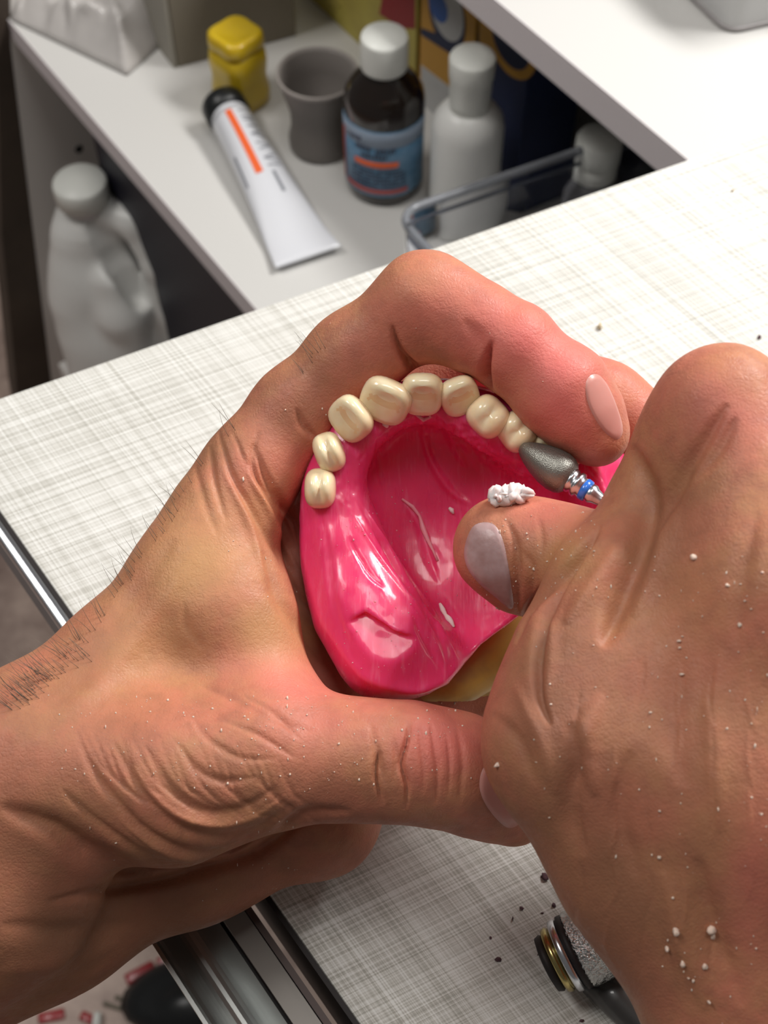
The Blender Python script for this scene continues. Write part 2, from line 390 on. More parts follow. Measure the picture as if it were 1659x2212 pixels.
def floor_mat():
    m = mat('beige_terrazzo', (0.4, 0.3, 0.25), rough=0.5); nt = m.node_tree; b = nt.nodes['Principled BSDF']; L = nt.links; tc = nt.nodes['Texture Coordinate']
    n = nt.nodes.new('ShaderNodeTexNoise'); n.inputs['Scale'].default_value = 9; n.inputs['Detail'].default_value = 8; n.inputs['Roughness'].default_value = 0.7
    L.new(tc.outputs['Object'], n.inputs['Vector'])
    cr = nt.nodes.new('ShaderNodeValToRGB'); e = cr.color_ramp.elements
    e[0].position = 0.36; e[0].color = (0.22, 0.15, 0.13, 1); e[1].position = 0.6; e[1].color = (0.52, 0.40, 0.34, 1)
    L.new(n.outputs['Fac'], cr.inputs[0]); L.new(cr.outputs[0], b.inputs['Base Color']); return m

# ---------------------------------------------------------------- setting
A0 = onz(0, 1105, TABLE); A1 = onz(590, 1945, TABLE); tdir = (A1 - A0) / np.linalg.norm(A1 - A0)
B0 = onz(0, 860, TABLE); B1 = onz(1659, 285, TABLE); fdir = (B1 - B0) / np.linalg.norm(B1 - B0)
M2 = np.array([[tdir[0], -fdir[0]], [tdir[1], -fdir[1]]]); s_ = np.linalg.solve(M2, (B0 - A0)[:2]); CORN = A0 + tdir * s_[0]
TANG = math.atan2(tdir[1], tdir[0]); FANG = math.atan2(fdir[1], fdir[0])
FL = mk('floor', [[-2500, -1500, 0], [2500, -1500, 0], [2500, 3500, 0], [-2500, 3500, 0]], [[0, 1, 2, 3]], floor_mat(), smooth=False); struct(FL)
wl = mk('wall_back', *poly_prism([[-2500, 3000, 0], [2500, 3000, 0], [2500, 3000, 2700], [-2500, 3000, 2700]], 60, (0, 1, 0)), mat('wall_paint', (0.6, 0.58, 0.55), rough=0.8), smooth=False); struct(wl)

# workbench: laminate top, black seam, aluminium edging, fascia
far_r = CORN + fdir * 620; near_l = CORN + tdir * 470; near_r = near_l + fdir * 620
bench = empty('workbench', [near_r[0] * .5, near_r[1] * .5 + 60, 0], 'white linen-textured laminate workbench under the two hands', 'workbench')
top = mk('benchtop', *poly_prism([CORN, near_l, near_r, far_r], 28), linen(), bench, smooth=False); bevel(top, 0.6)
outn = np.array([tdir[1], -tdir[0], 0]);
if outn @ (CORN - far_r) < 0: outn = -outn
Zup = np.array([0, 0, 1.0])
def along(a0, a1, prof, name, m, parent, smooth=False):
    """extrude a closed cross-section (out, up) along the bench edge from a0 to a1 mm after the corner"""
    n = len(prof); V = []
    for s in (a0, a1):
        for (o_, u_) in prof: V.append(CORN + tdir * s + outn * o_ + Zup * u_)
    F = [list(range(n))[::-1], list(range(n, 2 * n))] + [[i, (i + 1) % n, (i + 1) % n + n, i + n] for i in range(n)]
    return mk(name, V, F, m, parent, smooth=smooth)
along(0, 470, [(0.05, -0.3), (1.3, -0.3), (1.3, -27), (0.05, -27)], 'edge_seam', SEAM, bench)
e = along(-1, 160, [(1.4, 0.1), (2.4, 0.5), (4.4, 0.2), (5.0, -1.2), (5.0, -3.4), (1.4, -3.4)], 'aluminium_edging', ALU, bench); bevel(e, 0.4)
along(-1, 160, [(1.4, -3.6), (4.2, -3.6), (4.2, -27), (1.4, -27)], 'fascia', FASCIA, bench)
for q in (CORN + fdir * 250 + tdir * 120, CORN + fdir * 590 + tdir * 30, near_l + fdir * 300 - tdir * 30, near_r - fdir * 30 - tdir * 30):
    mk('leg', *poly_prism([q + [-20, -20, -29], q + [20, -20, -29], q + [20, 20, -29], q + [-20, 20, -29]], TABLE - 29), GREYM, bench, smooth=False)

# steel drawer front hanging off the near end of the bench edge
drw = empty('drawer', CORN + tdir * 380 + outn * 14 - Zup * 60, 'polished steel trough-shaped drawer rail at the left edge of the bench, below the left wrist', 'drawer rail')
S0 = 160
along(S0, 470, [(5.2, -1.0), (6.8, -1.0), (6.8, -24), (5.2, -24)], 'dark_trim', BROWN, drw)
along(S0, 470, [(7.0, -2.0), (12.4, -3.2), (12.4, -24), (7.0, -24)], 'grey_flange', GREYM, drw)
arc = [(13.4 + 14.5 * t, -4.5 - 7.0 * math.sin(math.pi * min(1, t * 1.02)) * 0.9 - 3 * t) for t in np.linspace(0, 1, 15)]
arc2 = [(o_, u_ - 1.2) for (o_, u_) in arc[::-1]]
s2 = along(S0, 470, arc + [(28.6, -6.3), (29.6, -6.3), (29.6, -9)] + arc2, 'steel_trough', STEEL, drw, smooth=False)
along(S0, 470, [(12.5, -6.5), (13.3, -6.5), (13.3, -24), (12.5, -24)], 'groove', SEAM, drw)

# ---------------------------------------------------------------- shelving unit beyond the bench
sd = np.array([0.56827945, -0.82283562, 0]); sn = np.array([0.82283562, 0.56827945, 0])
def sh(s, o_, z): return sd * s + sn * o_ + Zup * z
S_END = float((onz(15, 40, 485)) @ sd)
unit = empty('shelving_unit', sh(S_END + 300, 400, 0), 'white open shelving unit beyond the bench holding bottles and boxes', 'shelf')
def board(name, s0, s1, o0, o1, z, t, m=WHITE):
    b = mk(name, *poly_prism([sh(s0, o0, z), sh(s1, o0, z), sh(s1, o1, z), sh(s0, o1, z)], t), m, unit, smooth=False)
    return b
SE2 = S_END + 900
o1 = float(onz(15, 40, 485) @ sn); o2 = float(onz(1275, 170, 650) @ sn)
board('shelf', S_END, SE2, o1 + 0.6, 900, 485, 18); board('edge_strip', S_END, SE2, o1, o1 + 0.6, 485, 18, EDGE)
board('shelf', S_END, SE2, o2 + 0.6, 900, 650, 19); board('edge_strip', S_END, SE2, o2, o2 + 0.6, 650, 19, EDGE)
board('shelf', S_END, SE2, o1 + 70, 900, 200, 18, INSHADE)
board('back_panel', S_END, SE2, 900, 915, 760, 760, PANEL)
board('shade_panel', S_END + 95, SE2, o1 + 10, o1 + 16, 466, 265, INSHADE)  # dark sheet standing in for the shade under the shelf
# end panel at the far end, its front edge slanting outwards towards the floor
def onend(px, py):
    r = ray(px, py); P0 = sh(S_END, o1, 485); t = ((P0 - CAM) @ sd) / (r @ sd); return CAM + r * t
pts = [onend(20, -60), onend(22, 100), onend(112, 840), onend(150, 1150)]
pb = sh(S_END, 900, pts[-1][2]); pt_ = sh(S_END, 900, 760)
mk('end_panel', *poly_prism(pts + [pb, pt_], 16, -sd), PANEL, unit, smooth=False)
q = [onend(-12, -60), onend(20, -60), onend(22, 100), onend(112, 840), onend(150, 1150), onend(85, 1150), onend(35, 840), onend(2, 500)]
q = [p + sd * 1.0 for p in q]
mk('dark_post', *poly_prism(q, 18, -sd), DARKW, unit, smooth=False)
for (px, py) in ((170, 322), (141, 755)):
    c = onend(px, py); mk('pin_hole', *lathe([(3.4, 0.0), (3.4, 0.8), (2.0, 1.0)], c, sd, 16), BLACK, unit)

# ---------------------------------------------------------------- things on the shelves
def Zb(px, py, z=485): return onz(px, py, z)
# brown bottle
c = Zb(830, 391); bb = empty('medicine_bottle', c, 'dark brown glass bottle with white cap and blue label', 'bottle')
bprof = [(20, 0), (24, 1.5), (25, 5), (25, 66), (24, 72), (20, 79), (14, 85), (11, 88), (11, 92)]
mk('body', *lathe(bprof, c), AMBER, bb, origin=c)
mk('cap', *lathe([(12.5, 89), (14, 89.5), (14.2, 91), (14.0, 108), (13.2, 110), (0.5, 110.2)], c, n=60, lobes=30, amp=0.012), CAPW, bb)
def wrap(c, r, a0, a1, z0, z1, n=24, th=0.25):
    V = []; F = []
    for i in range(n + 1):
        a = a0 + (a1 - a0) * i / n; e_ = np.array([math.cos(a), math.sin(a), 0])
        for rr, zz in ((r, z0), (r + th, z0), (r + th, z1), (r, z1)): V.append(c + e_ * rr + Zup * zz)
    for i in range(n):
        for k in range(4): F.append([i * 4 + k, i * 4 + (k + 1) % 4, i * 4 + 4 + (k + 1) % 4, i * 4 + 4 + k])
    F.append([0, 1, 2, 3]); F.append([n * 4 + 3, n * 4 + 2, n * 4 + 1, n * 4]); return np.array(V), F
fa = math.atan2(-c[1], -c[0])
lb = mk('label', *wrap(c, 25.05, fa - 1.45, fa + 1.25, 9, 60), LBLUE, bb)
mk('label_header', *wrap(c, 25.35, fa - 1.4, fa + 1.2, 48, 59), mat('pale_label', (0.27, 0.33, 0.42), rough=0.5), lb)
mk('orange_bar', *wrap(c, 25.6, fa - 0.78, fa + 0.35, 33, 37), ORANGE, lb)
mk('red_bar', *wrap(c, 25.6, fa - 1.1, fa + 0.6, 12, 15), PRED, lb)
mk('red_side_line', *wrap(c, 25.6, fa - 1.32, fa - 1.22, 12, 52, 4), PRED, lb)
marks = []
for (z0, a0, n, st) in ((50.5, -0.95, 3, .13), (45, -0.75, 5, .085), (44.2, -0.22, 6, .085), (39.5, -0.6, 8, .085)):
    for k in range(n): marks.append(wrap(c, 25.62, fa + a0 + k * st, fa + a0 + k * st + st * .75, z0 + (k % 2) * .5, z0 + 2.6 + (k * 7 % 3) * .5, 2))
mk('lettering', *merge(marks), INK, lb, smooth=False)
marks = []
for r_ in range(5):
    for k in range(14):
        if (k * 5 + r_ * 3) % 7: marks.append(wrap(c, 25.62, fa - 0.85 + k * .1, fa - 0.85 + k * .1 + .07, 18 + r_ * 2.8, 19.1 + r_ * 2.8, 1))
mk('small_print', *merge(marks), INK, lb, smooth=False)

# white bottle with tall nozzle cover
c = Zb(1000, 446); wb = empty('squeeze_bottle', c, 'white plastic bottle with tall narrow cap, right of the brown bottle', 'bottle')
mk('body', *lathe([(18, 0), (20.5, 1.5), (21.7, 5), (21.7, 64), (20.8, 70), (17.5, 75), (14.5, 78), (12.5, 79)], c), WPLAST, wb, origin=c)
mk('nozzle_cap', *lathe([(11.8, 79), (12.2, 84), (12.4, 98), (13.0, 100), (13.4, 112), (12.6, 113.5), (6, 114), (0.5, 114)], c, n=60), CAPW, wb)

# grey cup
c = Zb(693, 312); cup = empty('cup', c, 'grey plastic mixing cup with flared rim behind the brown bottle', 'cup')
mk('bowl', *lathe([(0.5, 0.3), (19, 0), (20.5, 1.5), (20.8, 8), (18.6, 18), (18.8, 30), (22, 42), (24.5, 52), (25.4, 56), (24.6, 57), (23.2, 55.5), (20.5, 42), (16.5, 26), (12, 20), (0.5, 19)], c, cap=False), GREYP, cup, origin=c)
mk('rim_band', *lathe([(25.3, 54.5), (26.0, 55.5), (26.0, 57.2), (24.8, 57.8), (24.4, 56.5)], c, cap=False), mat('pale_grey', (0.3, 0.27, 0.25), rough=0.45), cup)

# yellow squat jar
c = Zb(523, 215); yj = empty('yellow_jar', c, 'small yellow translucent jar with dented body behind the tube', 'jar')
mk('body', *lathe([(15, 0), (18, 2), (18.5, 10), (17.0, 22), (18.3, 32), (17.5, 40), (14, 44)], c, n=64, lobes=4, amp=0.06), YELL, yj, origin=c)
mk('lid', *lathe([(14, 43.5), (16.5, 44), (17, 46), (16.5, 53), (14, 55), (9, 52), (0.5, 51.5)], c, n=64, lobes=4, amp=0.09), YELL, yj)

# ointment tube lying on the shelf
zt = 485
t0 = Zb(500, 262, zt + 13); t1 = Zb(668, 560, zt + 4); ax = t1 - t0; Lt = np.linalg.norm(ax); ax /= Lt
side = np.cross(Zup, ax); side /= np.linalg.norm(side); upv = np.cross(ax, side)
tub = empty('ointment_tube', [t0[0], t0[1], zt], 'white tube with black cap and orange stripe lying on the shelf', 'tube')
V = []; F = []; n = 40; ns = 24
def tsec(s):
    """half width, half height of the tube at 0..1"""
    return 13.5 + 8.5 * s ** 1.6, 13.0 * (1 - s ** 1.5) + 0.5
for i in range(ns + 1):
    s = i / ns; a_, b_ = tsec(s); cc = t0 * (1 - s) + t1 * s; cc = cc.copy(); cc[2] = zt + b_ + 0.4 + (5 * max(0, s - .85) / .15 if s > .85 else 0)
    for k in range(n):
        a = 2 * math.pi * k / n; V.append(cc + side * a_ * math.cos(a) + upv * b_ * math.sin(a))
for i in range(ns):
    for k in range(n): F.append([i * n + k, i * n + (k + 1) % n, (i + 1) * n + (k + 1) % n, (i + 1) * n + k])
F.append(list(range(n))[::-1]); F.append([ns * n + k for k in range(n)])
mk('body', V, F, TUBEW, tub)
cz = np.array([t0[0], t0[1], zt + 14.2])
mk('shoulder', *lathe([(13.2, 0), (12.5, 3), (9, 6)], cz, -ax, 32), TUBEW, tub)
mk('cap', *lathe([(13.5, 3), (14.8, 3.6), (14.8, 15), (14, 16.5), (0.5, 17)], cz, -ax, 48), BLACK, tub)
def tpatch(s0, s1, a0, a1, th=0.25, ns_=10):
    V = []; F = []
    for i in range(ns_ + 1):
        s = s0 + (s1 - s0) * i / ns_; A, B = tsec(s); cc = t0 * (1 - s) + t1 * s; cc = cc.copy(); cc[2] = zt + B + 0.4
        for k in range(5):
            a = a0 + (a1 - a0) * k / 4
            V.append(cc + side * (A + th) * math.cos(a) + upv * (B + th) * math.sin(a))
    for i in range(ns_):
        for k in range(4): F.append([i * 5 + k, i * 5 + k + 1, i * 5 + 6 + k, i * 5 + 5 + k])
    return np.array(V), F
sg = 1 if side @ RT > 0 else -1
def A_(deg): return math.radians(90 - deg) if sg > 0 else math.radians(90 + deg)    # deg: + towards the right of the picture
mk('orange_stripe', *tpatch(0.03, 0.46, A_(-22), A_(-4)), ORANGE, tub)
mk('grey_line', *tpatch(0.30, 0.50, A_(-62), A_(-54)), INKG, tub)
mk('grey_line', *tpatch(0.47, 0.60, A_(14), A_(22)), INKG, tub)
# big grey capitals running along the tube, built from strokes
strokes = []
def letter(s, kind):
    for (ds0, a0, ds1, a1) in kind:
        k = 6
        for j in range(k):
            f0, f1 = j / k, (j + 1) / k
            sa, sb = s + ds0 + (ds1 - ds0) * f0, s + ds0 + (ds1 - ds0) * f1; aa, ab = a0 + (a1 - a0) * f0, a0 + (a1 - a0) * f1
            V = []
            wv = (0.008, 0) if abs(ds1 - ds0) < 0.03 else (0.0, 3.5)
            for (u, v_) in ((sa, aa), (sb, ab), (sb + wv[0], ab + wv[1]), (sa + wv[0], aa + wv[1])):
                A, B = tsec(u); cc = t0 * (1 - u) + t1 * u; cc = cc.copy(); cc[2] = zt + B + 0.4; a = A_(v_)
                V.append(cc + side * (A + .3) * math.cos(a) + upv * (B + .3) * math.sin(a))
            strokes.append((np.array(V), [[0, 1, 2, 3]]))
for s in (0.05, 0.12): letter(s, [(0, 12, 0, 48), (0.045, 12, 0.045, 48)])
letter(0.20, [(0, 48, 0.022, 12), (0.022, 12, 0.045, 48)]); letter(0.28, [(0, 12, 0.022, 48), (0.022, 48, 0.045, 12), (0.01, 24, 0.036, 24)])
letter(0.36, [(0, 48, 0.022, 12), (0.022, 12, 0.045, 48)]); letter(0.43, [(0.0, 12, 0.0, 48)])
mk('lettering', *merge(strokes), INKG, tub, smooth=False)

# clear storage bin with rounded rim, and the small bottle in it
zr = 560
K0 = onz(856, 462, zr); u1 = onz(1420, 268, zr) - K0; L1 = np.linalg.norm(u1) + 5; u1 /= np.linalg.norm(u1); u2 = onz(915, 530, zr) - K0; u2 /= np.linalg.norm(u2)
def rrect(c0, La, Lb, r, z, inset=0.0, n=8):
    P = []; cs = [(r, r, math.pi, 1.5 * math.pi), (La - r, r, 1.5 * math.pi, 2 * math.pi), (La - r, Lb - r, 0, .5 * math.pi), (r, Lb - r, .5 * math.pi, math.pi)]
    for (x, y, a0, a1) in cs:
        for k in range(n + 1):
            a = a0 + (a1 - a0) * k / n; X = x + (r - inset) * math.cos(a); Y = y + (r - inset) * math.sin(a)
            p = c0 + u1 * X + u2 * Y; P.append([p[0], p[1], z])
    return np.array(P)
bin_ = empty('storage_bin', [*(K0 + u1 * L1 / 2 + u2 * 60)[:2], 485], 'clear acrylic storage bin with rounded rim at the far edge of the bench', 'bin')
Ob = rrect(K0, L1, 130, 14, 487.5); Ot = rrect(K0, L1, 130, 14, zr); It = rrect(K0, L1, 130, 14, zr, 1.8); Ib = rrect(K0, L1, 130, 14, 489, 1.8); n = len(Ob)
V = np.vstack([Ob, Ot, It, Ib]); F = []
for r_ in range(3):
    for k in range(n): F.append([r_ * n + k, r_ * n + (k + 1) % n, (r_ + 1) * n + (k + 1) % n, (r_ + 1) * n + k])
F += [list(range(n))[::-1], list(range(3 * n, 4 * n))]
mk('walls', V, F, CLEAR, bin_)
rp = rrect(K0, L1, 130, 14, zr); rp = list(rp) + [rp[0], rp[1]]
mk('rim', *tube(rp, 2.6, 10), RIM, bin_)
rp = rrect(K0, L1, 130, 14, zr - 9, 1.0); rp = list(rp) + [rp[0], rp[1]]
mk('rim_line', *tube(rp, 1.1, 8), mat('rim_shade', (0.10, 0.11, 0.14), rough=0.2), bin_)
c = onz(1262, 500, 489.5); sb = empty('small_bottle', c, 'small white bottle standing in the clear bin', 'bottle')
mk('body', *lathe([(15, 0), (17, 1), (17.5, 4), (17.5, 38), (15, 44), (11, 47)], c), mat('grey_bottle', (0.12, 0.12, 0.13), rough=0.4), sb, origin=c)
mk('collar', *lathe([(12, 46), (13, 47), (13, 56), (12, 58)], c), CAPW, sb)
mk('cap', *lathe([(12.5, 58), (13.5, 59), (13.5, 72), (12.5, 74), (.5, 74.5)], c), CAPW, sb)

# row of cartons standing parallel to the shelf front, under the upper shelf
orow = float(onz(720, 45, 485) @ sn)
def onrow(px, py):
    r = ray(px, py); t = (orow - CAM @ sn) / (r @ sn); return CAM + r * t
def carton(name, px0, px1, h, m, label, dep=45, dy=0):
    s0 = float(onrow(px0, 60) @ sd); s1 = float(onrow(px1, 60) @ sd)
    c = sh((s0 + s1) / 2, orow + dep / 2, 485.3); o = empty(name, c, label, 'box')
    b = mk('carton', *poly_prism([sh(s0, orow, 485.3), sh(s1, orow, 485.3), sh(s1, orow + dep, 485.3), sh(s0, orow + dep, 485.3)], h, (0, 0, 1)), m, o, smooth=False); bevel(b, .6)
    return o, s0, s1
def oval(o, px, py, rs, rz, m, th, rot=0.0, name='printed_oval'):
    c = onrow(px, py); V = []
    for k in range(40):
        a = 2 * math.pi * k / 40; x = rs * math.cos(a); y = rz * math.sin(a)
        V.append(c + sd * (x * math.cos(rot) - y * math.sin(rot)) + Zup * (x * math.sin(rot) + y * math.cos(rot)))
    return mk(name, *poly_prism(V, th, -sn), m, o, smooth=False)
def patch(o, pts, m, th, name='printed_band'):
    return mk(name, *poly_prism([onrow(*p) for p in pts], th, -sn), m, o, smooth=False)
ca, s0, s1 = carton('carton', 500, 900, 130, CARDY, 'yellow and dark red carton behind the cap of the brown bottle')
patch(ca, [(835, -60), (897, -60), (897, 62), (868, 60), (820, 30)], CARDR, .3)
patch(ca, [(650, -60), (700, -60), (740, 10), (720, 30)], CARDY, .3)
cb, s0, s1 = carton('carton', 908, 1028, 130, CARDO, 'carton with blue and white oval emblem above the white bottle')
patch(cb, [(910, 60), (1026, 105), (1026, 150), (910, 75)], CARDN, .25)
patch(cb, [(910, 140), (1026, 230), (1026, 330), (910, 240)], CARDW, .2)
oval(cb, 966, 32, 19, 24, CARDN, .35, 0.0); oval(cb, 966, 22, 17.5, 20, CARDW, .5); oval(cb, 948, 14, 10, 10, CARDB, .7)
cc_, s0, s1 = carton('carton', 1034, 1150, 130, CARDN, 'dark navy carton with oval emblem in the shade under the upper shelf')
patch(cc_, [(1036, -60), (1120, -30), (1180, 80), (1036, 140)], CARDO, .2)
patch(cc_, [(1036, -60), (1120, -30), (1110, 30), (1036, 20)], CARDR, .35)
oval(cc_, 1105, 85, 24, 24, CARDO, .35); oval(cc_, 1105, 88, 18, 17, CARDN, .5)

s1 += 3; shade_blk = empty('carton', sh(s1 + 90, orow + 85, 485.3), 'added near-black block standing in for the shade behind the small bottle', 'box')  # dark block added where the shelf interior is only in shade
mk('box_body', *poly_prism([sh(s1, orow + 62, 485.3), sh(s1 + 230, orow + 62, 485.3), sh(s1 + 230, orow + 110, 485.3), sh(s1, orow + 110, 485.3)], 130, (0, 0, 1)), INSHADE, shade_blk, smooth=False)
# shaded grey carton at the back left of the shelf
p0 = Zb(385, 146); p1 = Zb(640, 78); dep = (p1 - p0); dep /= np.linalg.norm(dep); pn = np.array([-dep[1], dep[0], 0])
bx = empty('carton', (p0 + p1) / 2 + pn * 20, 'grey-brown cardboard box behind the yellow jar', 'box')
b = mk('box_body', *poly_prism([p0, p1, p1 + pn * 50, p0 + pn * 50], 75, (0, 0, 1)), CARD, bx, smooth=False); bevel(b, .8)
mk('side_flap', *poly_prism([p0 - dep * 3, p0 - dep * 0.6, p0 - dep * 2 + pn * 48, p0 - dep * 9 + pn * 48], 70, (0, 0, 1)), mat('pale_card', (0.30, 0.28, 0.24), rough=0.7), bx, smooth=False)

# crumpled plastic bag
def bag():
    nu, nv = 60, 50; V = []; F = []
    c00, c10, c01, c11 = [Zb(*p) for p in ((26, 46), (275, 165), (-20, -190), (545, -80))]
    for i in range(nu + 1):
        for j in range(nv + 1):
            u, v = i / nu, j / nv; p = (c00 * (1 - u) + c10 * u) * (1 - v) + (c01 * (1 - u) + c11 * u) * v
            V.append(p)
    V = np.array(V); U_ = np.repeat(np.arange(nu + 1) / nu, nv + 1); W_ = np.tile(np.arange(nv + 1) / nv, nu + 1)
    P = V.copy(); P[:, 2] = 0
    h = 0
    for k, (sc_, am) in enumerate(((60, 14), (30, 9), (15, 5), (8, 2))): h = h + am * (1 - 2 * np.abs(vnoise(P + k * 11, sc_, k)))
    e_ = np.clip(np.minimum(np.minimum(U_, 1 - U_), W_) * 8, 0, 1)
    V[:, 2] += np.maximum(1.0, (h * 0.7 + 11 + 16 * U_ * np.clip(W_ * 2, 0, 1)) * e_ + 1)
    P2 = V.copy(); V[:, 0] += vnoise(P2, 18, 5) * 5 * e_; V[:, 1] += vnoise(P2, 18, 9) * 5 * e_
    for i in range(nu):
        for j in range(nv): a = i * (nv + 1) + j; F.append([a, a + 1, a + nv + 2, a + nv + 1])
    o = mk('plastic_bag', V, F, FILM); m = o.modifiers.new('s', 'SOLIDIFY'); m.thickness = 0.0003
    tag(o, 'crumpled translucent plastic bag at the far left end of the shelf', 'bag')
bag()

# white jug with handle on the low shelf (signed-distance body)
G, ax_ = grid((-330, 60, 880), (-80, 290, 1180), 1.8)
J = chain(G, [(186, 425, 985, 48), (196, 480, 1000, 70), (218, 580, 1035, 98), (250, 690, 1075, 112), (290, 790, 1110, 118)], 12)
J = smin(J, chain(G, [(165, 520, 1005, 50), (180, 640, 1045, 66), (230, 790, 1100, 80)], 10), 12)
J = smin(J, chain(G, [(248, 600, 1010, 50), (268, 670, 1032, 58), (285, 735, 1060, 54)], 10), 6)
J = smax(J, -chain(G, [(214, 500, 975, 26), (258, 565, 992, 34), (302, 640, 1015, 30)], 6), 5)
J = smin(J, chain(G, [(235, 458, 985, 34), (292, 482, 985, 34), (345, 570, 1005, 38), (368, 655, 1045, 52), (355, 740, 1090, 80)], 6), 5)
J = smin(J, chain(G, [(350, 720, 1080, 70), (310, 790, 1110, 95)], 6), 12)
P, Q = nets(J, ax_)
jw = c2w(P); jb = jw[:, 2].min()
jl = [at(270, 770, 1100)[0], at(270, 770, 1100)[1], jb]
jug = empty('jug', jl, 'white plastic jug with moulded handle standing on the low shelf', 'jug')
mk('body', jw, Q, WPLAST, jug)
jc = at(184, 444, 982); mk('neck', *lathe([(15, -6), (15, 12)], jc), EDGE, jug)
mk('cap', *lathe([(18.5, 6), (19.6, 7), (19.6, 22), (18.4, 24), (.5, 24.4)], jc, n=60, lobes=30, amp=.012), CAPW, jug)
board('low_board', S_END + 45, SE2, o1 - 50, 890, jb - 0.5, 18, PANEL)

# white tub on the upper shelf, top right
P_ = [onz(1455, -40, 650.5), onz(1572, 72, 650.5), onz(1800, 20, 650.5), onz(1690, -100, 650.5)]
tb = empty('tub', np.mean(P_, 0), 'white translucent plastic tub on the upper shelf', 'tub')
def roundpoly(P, r, n=6):
    out = []
    for i in range(len(P)):
        a, b, c = P[i - 1], P[i], P[(i + 1) % len(P)]; u = (a - b) / np.linalg.norm(a - b); v = (c - b) / np.linalg.norm(c - b)
        for k in range(n + 1):
            t = k / n; out.append((1 - t) ** 2 * (b + u * r) + 2 * t * (1 - t) * b + t * t * (b + v * r))
    return np.array(out)
rp = roundpoly(P_, 9); cen = rp.mean(0); n = len(rp)
lay = [rp * 1.0]; 
for (k, z) in ((1.02, 3), (1.06, 40), (1.09, 60)): q = cen + (rp - cen) * k; q[:, 2] += z; lay.append(q)
for (k, z) in ((1.05, 60), (1.0, 4)): q = cen + (rp - cen) * k; q[:, 2] += z; lay.append(q)
V = np.vstack(lay); F = [list(range(n))[::-1], [5 * n + k for k in range(n)]]
for r_ in range(5):
    for k in range(n): F.append([r_ * n + k, r_ * n + (k + 1) % n, (r_ + 1) * n + (k + 1) % n, (r_ + 1) * n + k])
mk('walls', V, F, mat('frosted_plastic', (0.66, 0.66, 0.66), rough=0.35, trans=0.25), tb)
bp_ = rp.copy(); bp_[:, 2] += 1.5; mk('base_rim', *tube([cen + (p - cen) * 1.015 for p in list(bp_) + [bp_[0], bp_[1]]], 1.2, 8), mat('grey_rim', (0.33, 0.31, 0.31), rough=.4), tb)

# ---------------------------------------------------------------- litter on the floor, lower left
def on_floor(px, py): return onz(px, py, 0.0)
for (px, py, w_, l_, r_) in ((303, 2103, 9, 24, .5), (366, 2070, 8, 20, .55), (112, 2196, 8, 20, .2), (190, 2200, 7, 12, -.4), (392, 2120, 7, 18, .9)):
    c = on_floor(px, py); e1 = np.array([math.cos(r_), math.sin(r_), 0]); e2 = np.array([-e1[1], e1[0], 0])
    b = mk('wax_piece', *poly_prism([c + e1 * x + e2 * y + Zup * 3.5 for x, y in ((-l_ / 2, -w_ / 2), (l_ / 2, -w_ / 2), (l_ / 2, w_ / 2), (-l_ / 2, w_ / 2))], 3.4), REDW); bevel(b, 1)
    tag(b, {303: 'dark red wax scrap on the floor, the larger of the upper two', 366: 'dark red wax scrap on the floor touching the steel rail outline', 112: 'dark red wax scrap at the bottom edge, leftmost of all', 190: 'small dark red wax scrap beside the white pellet', 392: 'dark red wax scrap just above the black lump'}[px], 'wax scrap', 'red wax scraps on the floor')
c = on_floor(432, 2180); ob = mk('dark_scrap', *lump(c + Zup * 14, 30, 4, 20, 14, .5), BLACK); tag(ob, 'black lump of scrap on the floor beside the steel rail', 'scrap')
c = on_floor(212, 2208); ob = mk('white_scrap', *lump(c + Zup * 7, 7, 9, 14, 10), CAPW); tag(ob, 'small white pellet on the floor near the bottom left', 'scrap')
c = on_floor(395, 2125); ob = mk('yellow_scrap', *lump(c + Zup * 6, 8, 12, 14, 10), CRUMBT); tag(ob, 'pale yellow crumb of scrap on the floor beside the steel rail', 'scrap')
for k, (a, b) in enumerate((((225, 2168), (320, 2200)), ((250, 2155), (345, 2185)))):
    ob = mk('wooden_stick', *tube([on_floor(*a) + Zup * 2, on_floor(*b) + Zup * 2], 1.8, 8), CARD)
    tag(ob, ['thin wooden stick on the floor, nearer the bottom edge', 'thin wooden stick on the floor, the one farther from the bottom edge'][k], 'stick')

#HANDS#
# ---------------------------------------------------------------- hands
def finish_hand(name, P, Q, grooves, tones, label, lumps=0.5, lv=1):
    V, F, N = subdiv(P, Q, lv)
    V = V + N * (vnoise(V, 22.0, 1) * lumps + vnoise(V, 9.0, 2) * lumps * 0.35)[:, None]
    V = groove(V, N, grooves)
    PX = 829.5 + FPX * V[:, 0] / V[:, 2]; PY = 1106 - FPX * V[:, 1] / V[:, 2]
    T = np.zeros((len(V), 4), np.float32); T[:, 3] = 1
    for (ch, px, py, rx, ry, rot, amt) in tones:
        c, s = math.cos(math.radians(rot)), math.sin(math.radians(rot))
        x = (PX - px) * c + (PY - py) * s; y = -(PX - px) * s + (PY - py) * c
        T[:, ch] = np.maximum(T[:, ch], amt * np.exp(-((x / rx) ** 2 + (y / ry) ** 2)) * (1 + 0.25 * vnoise(V, 8, 4 + ch)))
    W_ = c2w(V)
    o = mk(name, W_, F, SKIN, origin=W_.mean(0))
    at_ = o.data.color_attributes.new('tone', 'FLOAT_COLOR', 'POINT'); at_.data.foreach_set('color', np.clip(T, 0, 1).ravel())
    tag(o, label, 'hand')
    bv = BVHTree.FromPolygons([tuple(v) for v in V.tolist()], [tuple(f) for f in F.tolist()])
    return o, bv, V, N
def hit(bv, px, py):
    d = Vector(((px - 829.5) / FPX, (1106 - py) / FPX, 1.0)).normalized()
    loc, nrm, i, dist = bv.ray_cast(Vector((0, 0, 0)), d, 2000)
    return (None, None) if loc is None else (np.array(loc), np.array(nrm))
